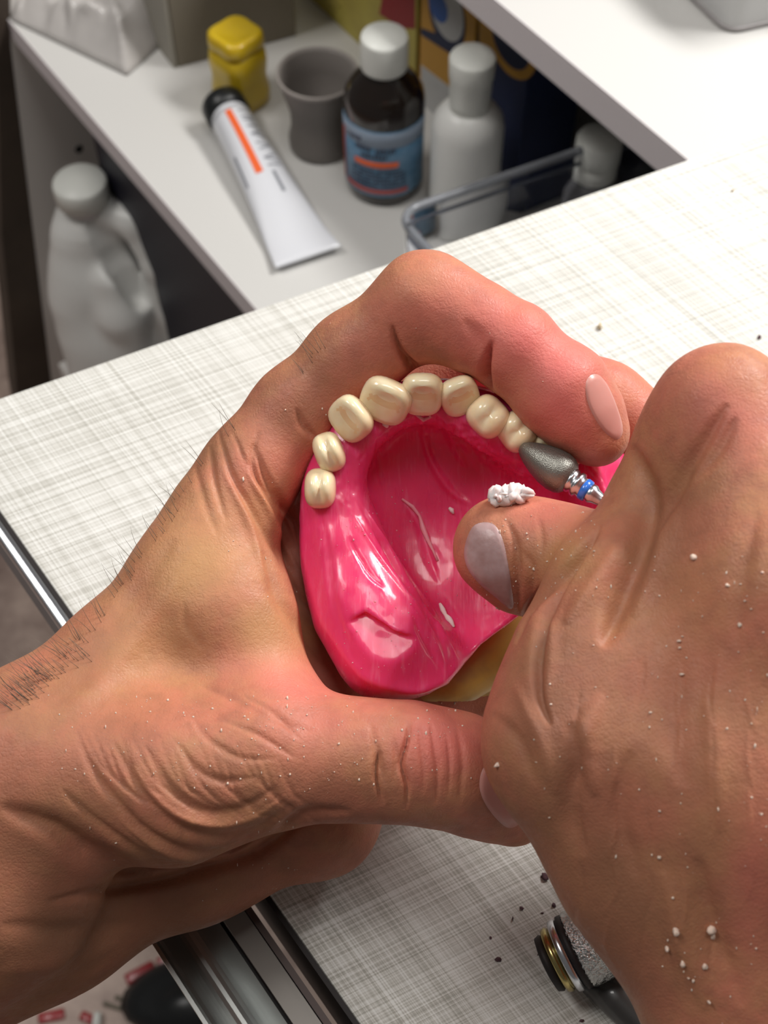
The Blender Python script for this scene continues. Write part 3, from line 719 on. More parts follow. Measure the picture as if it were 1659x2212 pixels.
def nail(bv, outline, parent, th=0.5, label=None, n=22):
    """nail plate laid on the fingertip: rings from the outline in to its centre"""
    out = np.array(outline, float); cen = out.mean(0)
    # resample smooth closed outline
    m = 44; P = []
    k = len(out)
    for i in range(m):
        t = i / m * k; j = int(t); f = t - j; p0, p1, p2, p3 = out[(j - 1) % k], out[j % k], out[(j + 1) % k], out[(j + 2) % k]
        P.append(0.5 * ((2 * p1) + (-p0 + p2) * f + (2 * p0 - 5 * p1 + 4 * p2 - p3) * f * f + (-p0 + 3 * p1 - 3 * p2 + p3) * f ** 3))
    P = np.array(P); V = []; F = []; ringsn = 7
    for r_ in range(ringsn + 1):
        s = 1 - r_ / ringsn
        for p in P:
            q = cen + (p - cen) * s; L_, Nn = hit(bv, *q)
            if L_ is None: L_, Nn = V[-1] if V else np.zeros(3), np.array([0, 0, -1.0])
            off = -0.5 if r_ == 0 else th * (0.55 + 0.45 * math.sin(min(1, r_ / 3) * math.pi / 2))
            V.append(L_ + Nn * off)
    for r_ in range(ringsn):
        for i in range(m): F.append([r_ * m + i, r_ * m + (i + 1) % m, (r_ + 1) * m + (i + 1) % m, (r_ + 1) * m + i])
    o = mk('fingernail', c2w(np.array(V)), F, NAIL, parent)
    if label: o['label'] = label
    return o

# --- hand holding the denture (enters from the left)
G, ax_ = grid((-118, -128, 258), (66, 62, 362), 0.8)
g1 = chain(G, [(-420, 2120, 296, 320), (-60, 1850, 294, 275), (100, 1640, 292, 190)], 12, 0.85)
g1 = smin(g1, chain(G, [(120, 1640, 292, 190), (262, 1452, 300, 142), (412, 1240, 305, 120), (548, 1015, 309, 100)], 6), 9)           # index metacarpal
g1 = smin(g1, chain(G, [(80, 1650, 300, 180), (400, 1500, 314, 140), (600, 1330, 328, 105), (700, 1100, 332, 90)], 8), 10)
g1 = smin(g1, chain(G, [(600, 1350, 322, 95), (730, 1500, 322, 85), (900, 1500, 335, 85), (1080, 1470, 340, 85)], 6), 6)          # palm body
g1 = smin(g1, chain(G, [(468, 1110, 308, 85), (490, 1330, 301, 135), (590, 1545, 294, 115)], 8), 9)                                 # first web
g1 = smin(g1, chain(G, [(60, 1690, 290, 185), (380, 1680, 285, 172), (560, 1640, 285, 142), (760, 1640, 286, 118)], 8), 10)         # thumb metacarpal
g1 = smin(g1, chain(G, [(760, 1640, 286, 118), (880, 1645, 287, 122), (985, 1665, 291, 120), (1060, 1712, 295, 98), (1112, 1758, 298, 68)], 5), 6)
g2 = chain(G, [(-300, 2140, 308, 240), (100, 1960, 316, 172), (430, 1830, 321, 142), (690, 1755, 322, 122)], 10)                    # heel of the hand
g2 = smin(g2, chain(G, [(690, 1755, 322, 122), (760, 1600, 334, 105), (800, 1400, 342, 95)], 8), 8)
g1 = smin(g1, g2, 7)
ix = chain(G, [(540, 1015, 311, 104), (645, 890, 312, 95), (765, 775, 309, 93), (922, 656, 302, 101)], 5)                            # index, three segments
ix = smin(ix, chain(G, [(922, 656, 302, 101), (1010, 700, 300, 92), (1105, 745, 298, 97)], 5), 5)
ix = smin(ix, chain(G, [(1125, 768, 298, 93), (1216, 846, 297, 97), (1270, 910, 297, 77), (1296, 945, 297, 58)], 5), 4)
g1 = smin(g1, ix, 5)
md = chain(G, [(600, 1080, 326, 105), (835, 890, 331, 78), (1080, 775, 326, 86), (1300, 872, 322, 88), (1450, 965, 318, 80)], 5)     # middle
rn = chain(G, [(640, 1200, 336, 100), (880, 980, 342, 88), (1150, 920, 342, 86), (1360, 1040, 334, 80)], 5)                         # ring
lt = chain(G, [(680, 1380, 342, 95), (900, 1180, 350, 78), (1150, 1130, 350, 74), (1320, 1200, 342, 66)], 5)                        # little
g1 = smin(g1, md, 3.5); g1 = smin(g1, rn, 3); g1 = smin(g1, lt, 3)
P, Q = nets(g1, ax_)
GL = [  # furrows and ridges
    ([(470, 925), (500, 1020), (560, 1130), (630, 1240), (700, 1380)], 9, 0.9), ([(500, 930), (540, 1010), (600, 1100), (650, 1200)], 8, 0.8),
    ([(455, 960), (465, 1040), (490, 1130)], 8, 0.7), ([(425, 1000), (440, 1080), (470, 1160)], 10, 0.5), ([(545, 955), (590, 1060), (640, 1130), (655, 1200)], 10, 1.6),
    ([(480, 1000), (530, 1110), (560, 1200), (590, 1270)], 10, -0.8), ([(520, 960), (570, 1080), (640, 1230)], 9, -0.8),
    ([(565, 1190), (600, 1280), (650, 1360), (715, 1450)], 16, 1.4), ([(640, 880), (655, 920), (690, 950)], 8, 0.9), ([(560, 930), (545, 1000), (600, 1110)], 7, 0.8),
    ([(846, 700), (858, 752), (892, 792), (945, 815), (1000, 812)], 9, 2.6, 0, 318), ([(1062, 735), (1048, 785), (1054, 840), (1070, 885)], 9, 3.0, 0, 318), ([(880, 800), (940, 838), (1010, 840)], 14, 1.2, 0, 318),
    ([(1000, 690), (1030, 730), (1052, 790)], 14, 0.6, 0, 312),
    ([(800, 1560), (820, 1640), (830, 1700)], 9, 0.7), ([(885, 1560), (880, 1600), (868, 1650), (878, 1700), (876, 1750)], 5, 1.9),
    ([(822, 1620), (812, 1670), (826, 1740)], 5, 1.5), ([(930, 1560), (945, 1650), (940, 1740)], 7, 0.7), ([(850, 1590), (858, 1640), (850, 1700)], 5, 0.5),
    ([(905, 1560), (915, 1640), (912, 1720)], 6, 0.5), ([(985, 1560), (1000, 1640), (990, 1740)], 8, 0.45), ([(965, 1580), (972, 1650), (968, 1720)], 5, 0.4),
    ([(640, 1735), (560, 1790), (470, 1810), (380, 1780), (300, 1700), (240, 1600)], 13, 0.9), ([(610, 1745), (520, 1830), (400, 1840), (300, 1780), (210, 1680), (160, 1580)], 12, 0.9),
    ([(600, 1700), (520, 1750), (440, 1750), (370, 1700), (310, 1610)], 12, 0.8), ([(560, 1680), (480, 1690), (420, 1660), (370, 1590)], 10, 0.6),
    ([(560, 1800), (450, 1870), (330, 1860), (230, 1790), (130, 1700)], 12, 0.9), ([(600, 1640), (520, 1640), (450, 1600), (410, 1540)], 9, 0.45),
    ([(620, 1720), (540, 1770), (450, 1782), (350, 1735), (280, 1650)], 9, -0.7), ([(580, 1775), (500, 1850), (370, 1850), (260, 1770)], 9, -0.7),
    ([(0, 1740), (120, 1790), (220, 1860), (330, 1890)], 26, 2.2), ([(100, 1950), (230, 1925), (400, 1890), (560, 1840), (660, 1760), (760, 1755)], 16, 2.2),
    ([(430, 1480), (520, 1520), (600, 1560), (680, 1580)], 12, 0.5), ([(440, 1400), (400, 1350), (395, 1300)], 10, 0.35),
    ([(480, 1560), (560, 1590), (640, 1640)], 8, 0.5), ([(520, 1500), (590, 1540), (650, 1600)], 7, 0.45), ([(440, 1180), (330, 1330), (210, 1480), (120, 1560)], 26, -0.9),
    ([(380, 1160), (310, 1260), (230, 1360)], 20, 0.6), ([(0, 2000), (150, 2010), (300, 1990)], 22, 1.0), ([(0, 2100), (140, 2080), (260, 2030)], 25, -1.0),
]
for k in range(16):   # fine folds fanning over the thumb base
    x0 = 170 + k * 28; y0 = 1560 + (k % 3) * 14 + k * 3
    GL.append(([(x0, y0), (x0 + 45, y0 + 90 + (k % 4) * 8), (x0 + 120 + k * 2, y0 + 160)], 5, 0.16 + 0.07 * (k % 3)))
TL = [(1, 300, 1380, 200, 120, -50, .45), (2, 650, 850, 160, 70, -40, .45), (2, 520, 1700, 300, 90, 0, .5), (0, 1150, 760, 190, 110, 30, .9), (0, 1220, 880, 130, 90, 45, .8), (0, 930, 640, 110, 80, 0, .5), (0, 780, 860, 180, 120, -40, .35), (0, 610, 1010, 90, 110, 0, .5),
      (0, 620, 1450, 120, 60, 15, .75), (0, 960, 1600, 120, 90, 0, .65), (0, 760, 1560, 120, 60, 0, .35), (0, 680, 1080, 80, 160, 0, .6), (0, 1350, 860, 120, 90, 30, .35),
      (1, 420, 1200, 130, 150, 40, .8), (1, 580, 1370, 110, 80, 20, .6), (1, 560, 1100, 60, 90, 20, .5), (1, 900, 610, 80, 50, 0, .3),
      (2, 80, 1800, 260, 260, 0, .6), (2, 470, 940, 60, 120, 20, .4), (2, 250, 1750, 260, 130, 20, .35), (2, 200, 2000, 500, 160, -15, .9), (2, 180, 1430, 160, 60, -55, .5)]  # tan blobs over the heel also paint in its shade
HL, bvL, VL, NL = finish_hand('hand', P, Q, GL, TL, 'bare hand cupping the pink denture, index finger over the teeth and thumb below', 0.55)
nail(bvL, [(1068, 1640), (1040, 1655), (1032, 1700), (1050, 1745), (1090, 1790), (1118, 1790), (1128, 1768), (1100, 1700)], HL)
nail(bvL, [(1262, 818), (1284, 800), (1310, 822), (1336, 880), (1350, 935), (1334, 958), (1298, 930), (1266, 870)], HL, 0.3)

# --- hand guiding the bur (enters from the right, nearer the camera)
G, ax_ = grid((12, -138, 205), (98, 42, 325), 0.8)
h1 = chain(G, [(1840, 2600, 258, 310), (1665, 2260, 258, 215), (1575, 2060, 258, 208), (1420, 1850, 260, 205)], 10, 0.9)              # wrist
h1 = smin(h1, chain(G, [(1420, 1850, 260, 205), (1278, 1590, 262, 210), (1314, 1425, 264, 176), (1365, 1290, 266, 150)], 10), 10)     # thumb metacarpal / thenar
h1 = smin(h1, chain(G, [(1680, 2100, 258, 200), (1650, 1700, 252, 250), (1700, 1300, 248, 220)], 12), 12)                            # back of hand
h1 = smin(h1, chain(G, [(1470, 1600, 258, 200), (1570, 1300, 258, 170)], 12), 12)
h1 = smin(h1, chain(G, [(1700, 1280, 250, 185), (1635, 1080, 255, 155), (1558, 893, 260, 133)], 8), 10)                              # index, proximal
h1 = smin(h1, chain(G, [(1558, 893, 260, 133), (1500, 985, 268, 122), (1448, 1090, 276, 108), (1425, 1180, 288, 84)], 8), 8)          # index, middle and tip
h1 = smin(h1, chain(G, [(1400, 1180, 270, 112), (1345, 1250, 268, 130)], 8), 10)
th = chain(G, [(1350, 1265, 272, 116), (1240, 1202, 282, 94), (1165, 1190, 287, 98), (1095, 1182, 290, 94), (1082, 1180, 290, 90)], 6)
th = smin(th, chain(G, [(1095, 1190, 290, 88), (1130, 1250, 291, 62), (1200, 1270, 288, 80)], 6), 5)
h1 = smin(h1, th, 2.5)
m2 = chain(G, [(1760, 1250, 262, 170), (1700, 980, 272, 128), (1600, 1100, 296, 105), (1500, 1230, 304, 85)], 6)                     # middle
r2 = chain(G, [(1800, 1400, 268, 160), (1760, 1150, 284, 115), (1660, 1260, 304, 98), (1560, 1370, 308, 80)], 6)                     # ring
l2 = chain(G, [(1800, 1560, 276, 150), (1780, 1350, 296, 100), (1700, 1430, 310, 88), (1620, 1500, 312, 72)], 6)                     # little
h1 = smin(h1, m2, 3); h1 = smin(h1, r2, 3); h1 = smin(h1, l2, 3)
P, Q = nets(h1, ax_)
GR = [
    ([(1300, 1130), (1250, 1195), (1190, 1260), (1140, 1320), (1115, 1390)], 9, 1.6), ([(1300, 1140), (1249, 1204), (1200, 1280), (1172, 1345), (1159, 1426), (1165, 1500), (1190, 1570)], 12, 2.2),
    ([(1365, 960), (1392, 1030), (1399, 1090), (1380, 1190), (1347, 1277), (1322, 1350), (1300, 1400)], 27, 3.2), ([(1574, 870), (1530, 940), (1484, 1008), (1445, 1090), (1410, 1170)], 17, 1.7),
    ([(1590, 900), (1560, 960), (1500, 1040)], 14, 0.8), ([(1330, 1180), (1280, 1270), (1220, 1350)], 22, -1.3), ([(1460, 1090), (1420, 1200), (1370, 1330)], 28, -1.2),
    ([(1230, 1560), (1250, 1640), (1230, 1740), (1260, 1850)], 26, 1.6), ([(1300, 1500), (1260, 1600), (1290, 1720)], 26, -1.3), ([(1360, 1620), (1340, 1760), (1380, 1900)], 24, 0.9),
    ([(1470, 1400), (1450, 1560), (1480, 1700)], 30, 0.9), ([(1560, 1400), (1540, 1600), (1560, 1800)], 26, -0.9), ([(1640, 1100), (1600, 1250), (1590, 1400)], 22, 0.7),
    ([(1500, 1850), (1540, 2000), (1600, 2180)], 26, 1.4), ([(1430, 1880), (1470, 2030), (1530, 2180)], 24, -0.9), ([(1180, 1310), (1190, 1400), (1180, 1500)], 14, -0.6),
    ([(1128, 1190), (1150, 1225), (1150, 1290)], 8, 0.5), ([(1090, 1120), (1112, 1175), (1118, 1240), (1120, 1330)], 10, 1.0), ([(1160, 1110), (1170, 1160), (1165, 1200)], 8, 0.35),
    ([(1060, 1540), (1120, 1600), (1160, 1700)], 16, 0.6), ([(1110, 1480), (1170, 1600), (1200, 1720)], 18, -0.7),
]
for k in range(26):
    x0 = 1180 + (k * 73) % 440; y0 = 1330 + (k * 137) % 700
    GR.append(([(x0, y0), (x0 - 12 + (k % 5) * 6, y0 + 70), (x0 - 20 + (k % 7) * 6, y0 + 130)], 6, 0.22 * (1 if k % 2 else -1)))
TR = [(0, 1550, 870, 120, 90, 0, .35), (0, 1180, 1120, 110, 60, 10, .45), (0, 1480, 1500, 160, 220, 0, .18), (0, 1620, 1900, 60, 200, 0, .3), (1, 1230, 1210, 60, 60, 0, .8),
      (2, 1200, 1600, 140, 350, 0, .85), (2, 1330, 1950, 160, 260, -20, .9), (2, 1430, 1150, 90, 200, 20, .6), (2, 1180, 1400, 120, 120, 0, .6), (2, 1450, 1800, 160, 400, 0, .45),
      (1, 1450, 1350, 120, 200, 10, .3), (1, 1560, 1600, 120, 200, 0, .25)]  # tan blobs on the left side also paint in its shade
HR, bvR, VR, NR = finish_hand('hand', P, Q, GR, TR, 'tanned hand from the right guiding the bur, with fine pale dust on its back', 0.6)
nl = nail(bvR, [(1062, 1122), (1020, 1128), (998, 1180), (1004, 1225), (1030, 1262), (1070, 1296), (1112, 1326), (1110, 1270), (1098, 1200), (1084, 1150)], HR, label='dusty greyish mauve thumbnail')
nl.data.materials.clear(); nl.data.materials.append(mat('dusty_nail', (0.36, 0.21, 0.20), rough=0.4, sss=0.2, sss_s=.001, coat=.1, vary=(260, (0.46, 0.31, 0.31)), bump=(600, .3, .0003)))

# ---------------------------------------------------------------- denture
G, ax_ = grid((-22, -48, 284), (60, 36, 338), 0.45)
arch = [(1345, 1110, 318, 62), (1300, 1040, 315, 62), (1230, 1000, 311, 56), (1160, 962, 309, 52), (1090, 925, 307, 50), (1030, 895, 307, 46), (960, 868, 307, 34), (895, 868, 307, 33),
        (830, 888, 307, 36), (774, 935, 307, 40), (735, 1000, 307, 44), (718, 1060, 307, 50), (735, 1130, 307.5, 68), (752, 1215, 306.5, 84), (785, 1310, 304, 100), (838, 1395, 301.5, 104), (900, 1420, 303, 78)]
dn = chain(G, arch, 6)
X, Y, Z = G
sc_ = cp(950, 1085, 271); Rb = 49.0
sh_ = np.abs(np.sqrt((X - sc_[0]) ** 2 + (Y - sc_[1]) ** 2 + (Z - sc_[2]) ** 2) - Rb) - 1.3
outl = [(700, 1060), (760, 930), (850, 880), (960, 870), (1060, 900), (1180, 960), (1300, 1040), (1350, 1120), (1290, 1200), (1120, 1338), (1040, 1400), (965, 1478), (900, 1490), (800, 1450), (730, 1330), (690, 1200)]
def prism2d(pts):
    px = 829.5 + FPX * X / Z; py = 1106 - FPX * Y / Z; d = np.full(np.broadcast(px, py).shape, 1e9, np.float32); ins = np.zeros(d.shape, bool)
    px, py = np.broadcast_arrays(px, py)
    for i in range(len(pts)):
        (ax0, ay0), (bx0, by0) = pts[i - 1], pts[i]; ux, uy = bx0 - ax0, by0 - ay0
        t = np.clip(((px - ax0) * ux + (py - ay0) * uy) / (ux * ux + uy * uy), 0, 1)
        d = np.minimum(d, np.hypot(px - ax0 - t * ux, py - ay0 - t * uy))
        c = ((ay0 > py) != (by0 > py)) & (px < (bx0 - ax0) * (py - ay0) / (by0 - ay0 + 1e-9) + ax0); ins ^= c
    return np.where(ins, -d, d) * 0.104
pr = prism2d(outl)
pal = smax(sh_, pr, 1.5)
dn = smin(dn, pal, 8)
dn = dn + 0
# posterior border and flat ground facets
def halfspace(p, nrm):
    nrm = np.asarray(nrm, float); nrm /= np.linalg.norm(nrm); return (X - p[0]) * nrm[0] + (Y - p[1]) * nrm[1] + (Z - p[2]) * nrm[2]
post = prism2d([(600, 700), (1500, 700), (1500, 1180), (1330, 1190), (1118, 1335), (1040, 1395), (968, 1478), (925, 1500), (600, 1580)])
dn = smax(dn, post, 1.5)
def mirror(p):
    """direction a flat must face to send the ceiling lamp's light back to the camera"""
    l = w2c(np.array([CEIL]) * 1000)[0] - p; l /= np.linalg.norm(l); v = -p / np.linalg.norm(p); n = l + v; return n / np.linalg.norm(n)
def flat(px, py, sink, poly):
    global dn
    c0 = cp(px, py, 300.0); iz = np.arange(dn.shape[2]); ix0 = int(round((c0[0] - ax_[0][0]) / .45)); iy0 = int(round((c0[1] - ax_[1][0]) / .45))
    k = int(np.argmax(dn[ix0, iy0, :] < 0)); p = np.array([c0[0], c0[1], ax_[2][k] + sink]); hs = halfspace(p, mirror(p))
    dn = smax(dn, -smax(-hs, prism2d(poly), 0.8), 0.5)
flat(838, 1412, 0.14, [(745, 1345), (805, 1460), (918, 1425), (915, 1380), (850, 1362), (790, 1320)])
P, Q = nets(dn, ax_)
V, F, N = subdiv(P, Q, 0) if False else (P, Q, None)
me_ = bpy.data.meshes.new('t'); me_.from_pydata(P.tolist(), [], Q.tolist()); me_.update(); N = np.empty(len(P) * 3, np.float32); me_.vertex_normals.foreach_get('vector', N); N = N.reshape(-1, 3).astype(float); bpy.data.meshes.remove(me_)
GD = [([(770, 1085), (830, 1180), (880, 1260), (930, 1330), (985, 1400)], 6, 0.8), ([(800, 1130), (850, 1210), (905, 1290), (950, 1370), (965, 1430)], 6, 0.7),
      ([(785, 1095), (845, 1190), (895, 1265), (950, 1350), (990, 1425)], 5, -0.9), ([(745, 1140), (790, 1230), (830, 1270)], 6, 0.5), ([(760, 1110), (815, 1195), (870, 1270), (920, 1340)], 4, -0.5),
      ([(700, 1120), (712, 1220), (730, 1330), (770, 1440)], 10, 0.3), ([(905, 900), (935, 1000), (975, 1060), (1020, 1090)], 9, -0.9), ([(870, 1080), (905, 1130), (925, 1200), (950, 1260)], 9, -0.7),
      ([(960, 900), (985, 960), (1010, 1010)], 8, -0.8), ([(990, 900), (1030, 970), (1090, 1000), (1150, 1010)], 9, 0.6), ([(815, 940), (818, 1000), (830, 1060)], 4, 0.35),
      ([(890, 1330), (930, 1400), (960, 1450)], 8, 0.6), ([(1010, 940), (1050, 990), (1120, 1020)], 6, -0.6)]
rr_ = np.random.RandomState(3)
for k in range(40):
    x0, y0 = rr_.uniform(740, 1000), rr_.uniform(930, 1400); L_ = rr_.uniform(30, 110)
    GD.append(([(x0, y0), (x0 + L_ * .5, y0 + L_ * .85)], 3.0, rr_.uniform(-0.14, 0.14)))
_px = 829.5 + FPX * P[:, 0] / P[:, 2]; _py = 1106 - FPX * P[:, 1] / P[:, 2]          # coarse ground acrylic beside the right-hand teeth
_m = np.exp(-(polydist(_px, _py, [(930, 905), (1000, 930), (1060, 990), (1160, 1020)])[0] / 34) ** 2) + 0.5 * np.exp(-(polydist(_px, _py, [(735, 1000), (750, 1090), (790, 960), (840, 915)])[0] / 16) ** 2)
P = P + N * (_m * (vnoise(P, 1.1, 11) * 0.32 + np.abs(vnoise(P, 2.4, 12)) * 0.5))[:, None]
V = groove(P, N, GD); V = V + N * (vnoise(V, 2.2, 5) * 0.08 + vnoise(V, 6, 6) * 0.2)[:, None]
WD = c2w(V)
den = empty('denture', at(960, 1150, 318), 'glossy pink acrylic upper denture with ten ivory teeth held between the hands', 'denture')
mk('base', WD, Q, ACR, den, origin=WD.mean(0))
bvD = BVHTree.FromPolygons([tuple(v) for v in V.tolist()], [tuple(f) for f in Q.tolist()])

def tooth(px, py, ht, hr, rot, kind, d=300.0, tilt=0.0):
    """px,py centre; ht half width along the arch, hr half width across it (pixels); rot = direction of the arch in the picture"""
    n1, n2 = 28, 18; V = []; F = []; dz = 6.2 if kind == 'front' else 5.4
    a = math.radians(rot); t = np.array([math.cos(a), -math.sin(a), 0]); r_ = np.array([math.sin(a), math.cos(a), 0]); k = d / FPX; C0 = cp(px, py, d)
    def sp(v, e): return math.copysign(abs(v) ** e, v)
    for i in range(n2 + 1):
        th = math.pi * i / n2
        for j in range(n1):
            ph = 2 * math.pi * j / n1; e = 0.72
            x = sp(math.sin(th), 0.8) * sp(math.cos(ph), e); y = sp(math.sin(th), 0.8) * sp(math.sin(ph), e); z = sp(math.cos(th), 0.75)
            top_ = max(0, z)
            if kind == 'front':   # incisal edge thins towards the lip side, lingual side slopes down into a fossa
                hh = z * dz - top_ * 0.0; yy = y * (1 - 0.25 * top_) + 0.28 * top_; hh -= max(0, -y) * 3.4 * top_; xx = x * (1 + 0.06 * top_)
                hh -= top_ * 0.8 * math.exp(-((x / .45) ** 2 + ((y + .3) / .35) ** 2))
            else:                 # rounded cusps with a fissure
                hh = z * dz; yy = y; xx = x
                hh += top_ * (0.7 * math.cos(x * 4.2) * 0.5 + 0.5 * abs(y)) - top_ * 0.9 * math.exp(-(y / .22) ** 2) * (1 - x * x * .5)
            V.append(C0 + t * xx * ht * 1.05 * k + r_ * yy * hr * 1.04 * k + np.array([0, 0, -1.0]) * hh + r_ * tilt * hh)
    for i in range(n2):
        for j in range(n1): F.append([i * n1 + j, (i + 1) * n1 + j, (i + 1) * n1 + (j + 1) % n1, i * n1 + (j + 1) % n1])
    o = mk('tooth', c2w(np.array(V)), F, [TOOTH, TOOTHB], den)
    if kind == 'front':                                   # worn, browner tongue-side surface
        C_ = c2w(np.array([C0 + np.array([0, 0, -3.0])]))[0]; rw = r_[0] * RT + r_[1] * UP
        for p in o.data.polygons:
            q = (np.array(p.center) * 1000 + WL[o.name]) - C_
            if -0.75 * hr * k < q @ rw < -0.02 * hr * k and abs(q @ (t[0] * RT + t[1] * UP)) < ht * k * .72 and q @ FW < 0: p.material_index = 1
    return o
for a in [(692, 1055, 42, 33, 90, 'back', 300), (711, 977, 42, 31, 70, 'back', 300), (758, 905, 48, 40, 52, 'front', 300), (833, 866, 53, 46, 24, 'front', 300), (912, 852, 43, 44, 2, 'front', 300),
          (992, 856, 41, 40, -22, 'front', 301), (1054, 900, 40, 44, -45, 'back', 301), (1116, 932, 39, 42, -38, 'back', 302), (1178, 962, 34, 30, -30, 'back', 303), (1228, 985, 30, 27, -30, 'back', 304)]: tooth(*a)
# yellowish underside showing past the back edge
G, ax_ = grid((8, -45, 300), (42, -12, 346), 0.45); X, Y, Z = G
pb = chain(G, [(925, 1492, 318, 16), (985, 1470, 320, 26), (1050, 1410, 322, 40), (1110, 1365, 322, 42), (1180, 1310, 324, 40), (1240, 1260, 326, 30)], 12)
pb = smin(pb, chain(G, [(975, 1500, 326, 22), (1040, 1485, 330, 40), (1110, 1430, 332, 45)], 4), 3)
P, Q = nets(pb, ax_)
V = P + 0; o = mk('rear_border', c2w(V), Q, PLASTER, den); o['label'] = 'yellow rear border'

# ---------------------------------------------------------------- bur
b0 = at(1124, 964, 297.5); b1 = at(1312, 1090, 290.0); axb = b1 - b0; pxmm = np.linalg.norm(axb) / math.hypot(188, 126); axb /= np.linalg.norm(axb)
def pr_(*pts): return [(max(.03, r * pxmm * 1.07), s * pxmm * 1.03) for s, r in pts]
bur = empty('rotary_bur', (b0 + b1) / 2, 'grey carbide bur with a blue ring grinding beside the teeth', 'bur')
BH = mat('carbide', (0.24, 0.235, 0.21), rough=0.38, metal=0.75)
nt = BH.node_tree; tc = nt.nodes['Texture Coordinate']; L = nt.links
vv = nt.nodes.new('ShaderNodeTexVoronoi'); vv.inputs['Scale'].default_value = 3800; L.new(tc.outputs['Object'], vv.inputs['Vector'])
bp = nt.nodes.new('ShaderNodeBump'); bp.inputs['Strength'].default_value = 0.55; bp.inputs['Distance'].default_value = 0.0001; L.new(vv.outputs['Distance'], bp.inputs['Height']); L.new(bp.outputs[0], nt.nodes['Principled BSDF'].inputs['Normal'])
mk('cutting_head', *lathe(pr_((0, 3), (3, 10), (12, 17), (28, 25), (50, 33), (75, 39), (96, 41), (112, 39), (122, 34), (128, 27), (130, 20)), b0, axb, 56, lobes=28, amp=.018), BH, bur)
mk('neck', *lathe(pr_((124, 20), (128, 26), (134, 25), (139, 21), (143, 26), (150, 26), (154, 20), (160, 22)), b0, axb, 40), ALU, bur)
mk('blue_ring', *lathe(pr_((159, 20), (161, 23), (172, 22), (174, 19)), b0, axb, 40), mat('blue_enamel', (0.03, 0.16, 0.62), rough=0.25, coat=.5), bur)
mk('shank', *lathe(pr_((173, 18), (176, 20), (184, 20), (190, 16), (205, 12.5), (215, 11.5), (330, 11.5)), b0, axb, 32), ALU, bur)

# ---------------------------------------------------------------- shavings and dust
def flake(bv, px, py, r, m, label, group, seed, name='shaving', kind=None, lift=0.4, parts=1, cat='shaving'):
    vs = []
    for k in range(parts):
        rs = np.random.RandomState(seed * 13 + k); qx, qy = px + rs.uniform(-1, 1) * (parts > 1) * 31, py + rs.uniform(-1, 1) * (parts > 1) * 5
        L_, Nn = hit(bv, qx, qy)
        if L_ is None: continue
        vs.append(lump(L_ + Nn * r * lift, r, seed * 7 + k, 10, 8))
    if not vs: return None
    V, F = merge(vs); o = mk(name, c2w(V), F, m); tag(o, label, cat, group, kind); return o
flake(bvR, 1104, 1084, 1.45, CHIPW, 'clump of white acrylic shavings above the thumb, left of the bur', None, 3, 'shaving_clump', None, 1.1, 26)
def strip(bv, pts, w_, m, label, name='shaving', th=0.5):
    C_ = []; 
    for p in pts:
        L_, Nn = hit(bv, *p)
        if L_ is not None: C_.append(L_ + Nn * th * .5)
    if len(C_) < 2: return None
    rad = [w_ * (0.35 + 0.65 * math.sin(math.pi * (i + .5) / len(C_))) * (1 + .3 * math.sin(i * 2.3)) for i in range(len(C_))]
    V, F = tube(C_, rad, 8); o = mk(name, c2w(V), F, m); tag(o, label, 'shaving'); return o
strip(bvD, [(950, 1305), (956, 1318), (962, 1330), (968, 1338), (974, 1345), (980, 1356)], 0.65, CHIPW, 'pale curled shaving lying on the lower palate of the denture')
strip(bvD, [(868, 1078), (890, 1095), (905, 1115), (912, 1140), (922, 1165), (935, 1190), (945, 1212)], 0.55, PINKBIT, 'long pink shaving lying in the middle of the palate')
strip(bvD, [(830, 905), (833, 915), (836, 922)], 0.7, CHIPW, 'tiny pale shaving hanging behind the large front tooth')
strip(bvD, [(1128, 968), (1134, 985), (1140, 1000), (1146, 1010)], 0.9, CHIPW, 'white shaving caught under the tip of the bur')
strip(bvD, [(970, 1097), (976, 1102), (980, 1110)], 0.5, CHIPW, 'small pale shaving in the centre of the palate')
strip(bvD, [(900, 895), (915, 905), (930, 900), (925, 890)], 0.5, PINKBIT, 'pink shaving behind the middle front tooth')
def dust(name, bv, boxes, n, r0, r1, m, label, seed, elong=1.0):
    rs = np.random.RandomState(seed); vs = []
    while len(vs) < n:
        x0, y0, x1, y1 = boxes[rs.randint(len(boxes))]; L_, Nn = hit(bv, rs.uniform(x0, x1), rs.uniform(y0, y1))
        if L_ is None: n -= 0.2; continue
        v, f = lump((0, 0, 0), rs.uniform(r0, r1) * rs.uniform(.5, 1), rs.randint(9999), 5, 4)
        if elong > 1 and rs.rand() < .3: v[:, 1] *= elong
        vs.append((v + L_ + Nn * r0 * .5, f))
    V, F = merge(vs); o = mk(name, c2w(V), F, m); tag(o, label, 'dust', None, 'stuff'); return o
dust('acrylic_dust', bvL, [(100, 1450, 1030, 1720), (500, 1500, 1000, 1620), (200, 1500, 800, 1700), (450, 650, 1250, 1300), (100, 1500, 700, 1950)], 300, 0.08, 0.26, CHIP, 'fine pale acrylic dust on the hand cupping the denture', 5, 2.2)
dust('acrylic_dust', bvR, [(1100, 1080, 1300, 1300), (1150, 1200, 1659, 1900), (1400, 1200, 1659, 2212), (1020, 1120, 1120, 1320)], 260, 0.08, 0.30, CHIP, 'fine pale acrylic dust on the tanned hand guiding the bur', 6, 1.8)
dust('acrylic_dust', bvD, [(690, 930, 1100, 1480), (740, 1080, 1000, 1450)], 230, 0.06, 0.20, PINKBIT, 'fine pink acrylic dust on the denture surface', 8, 1.5)
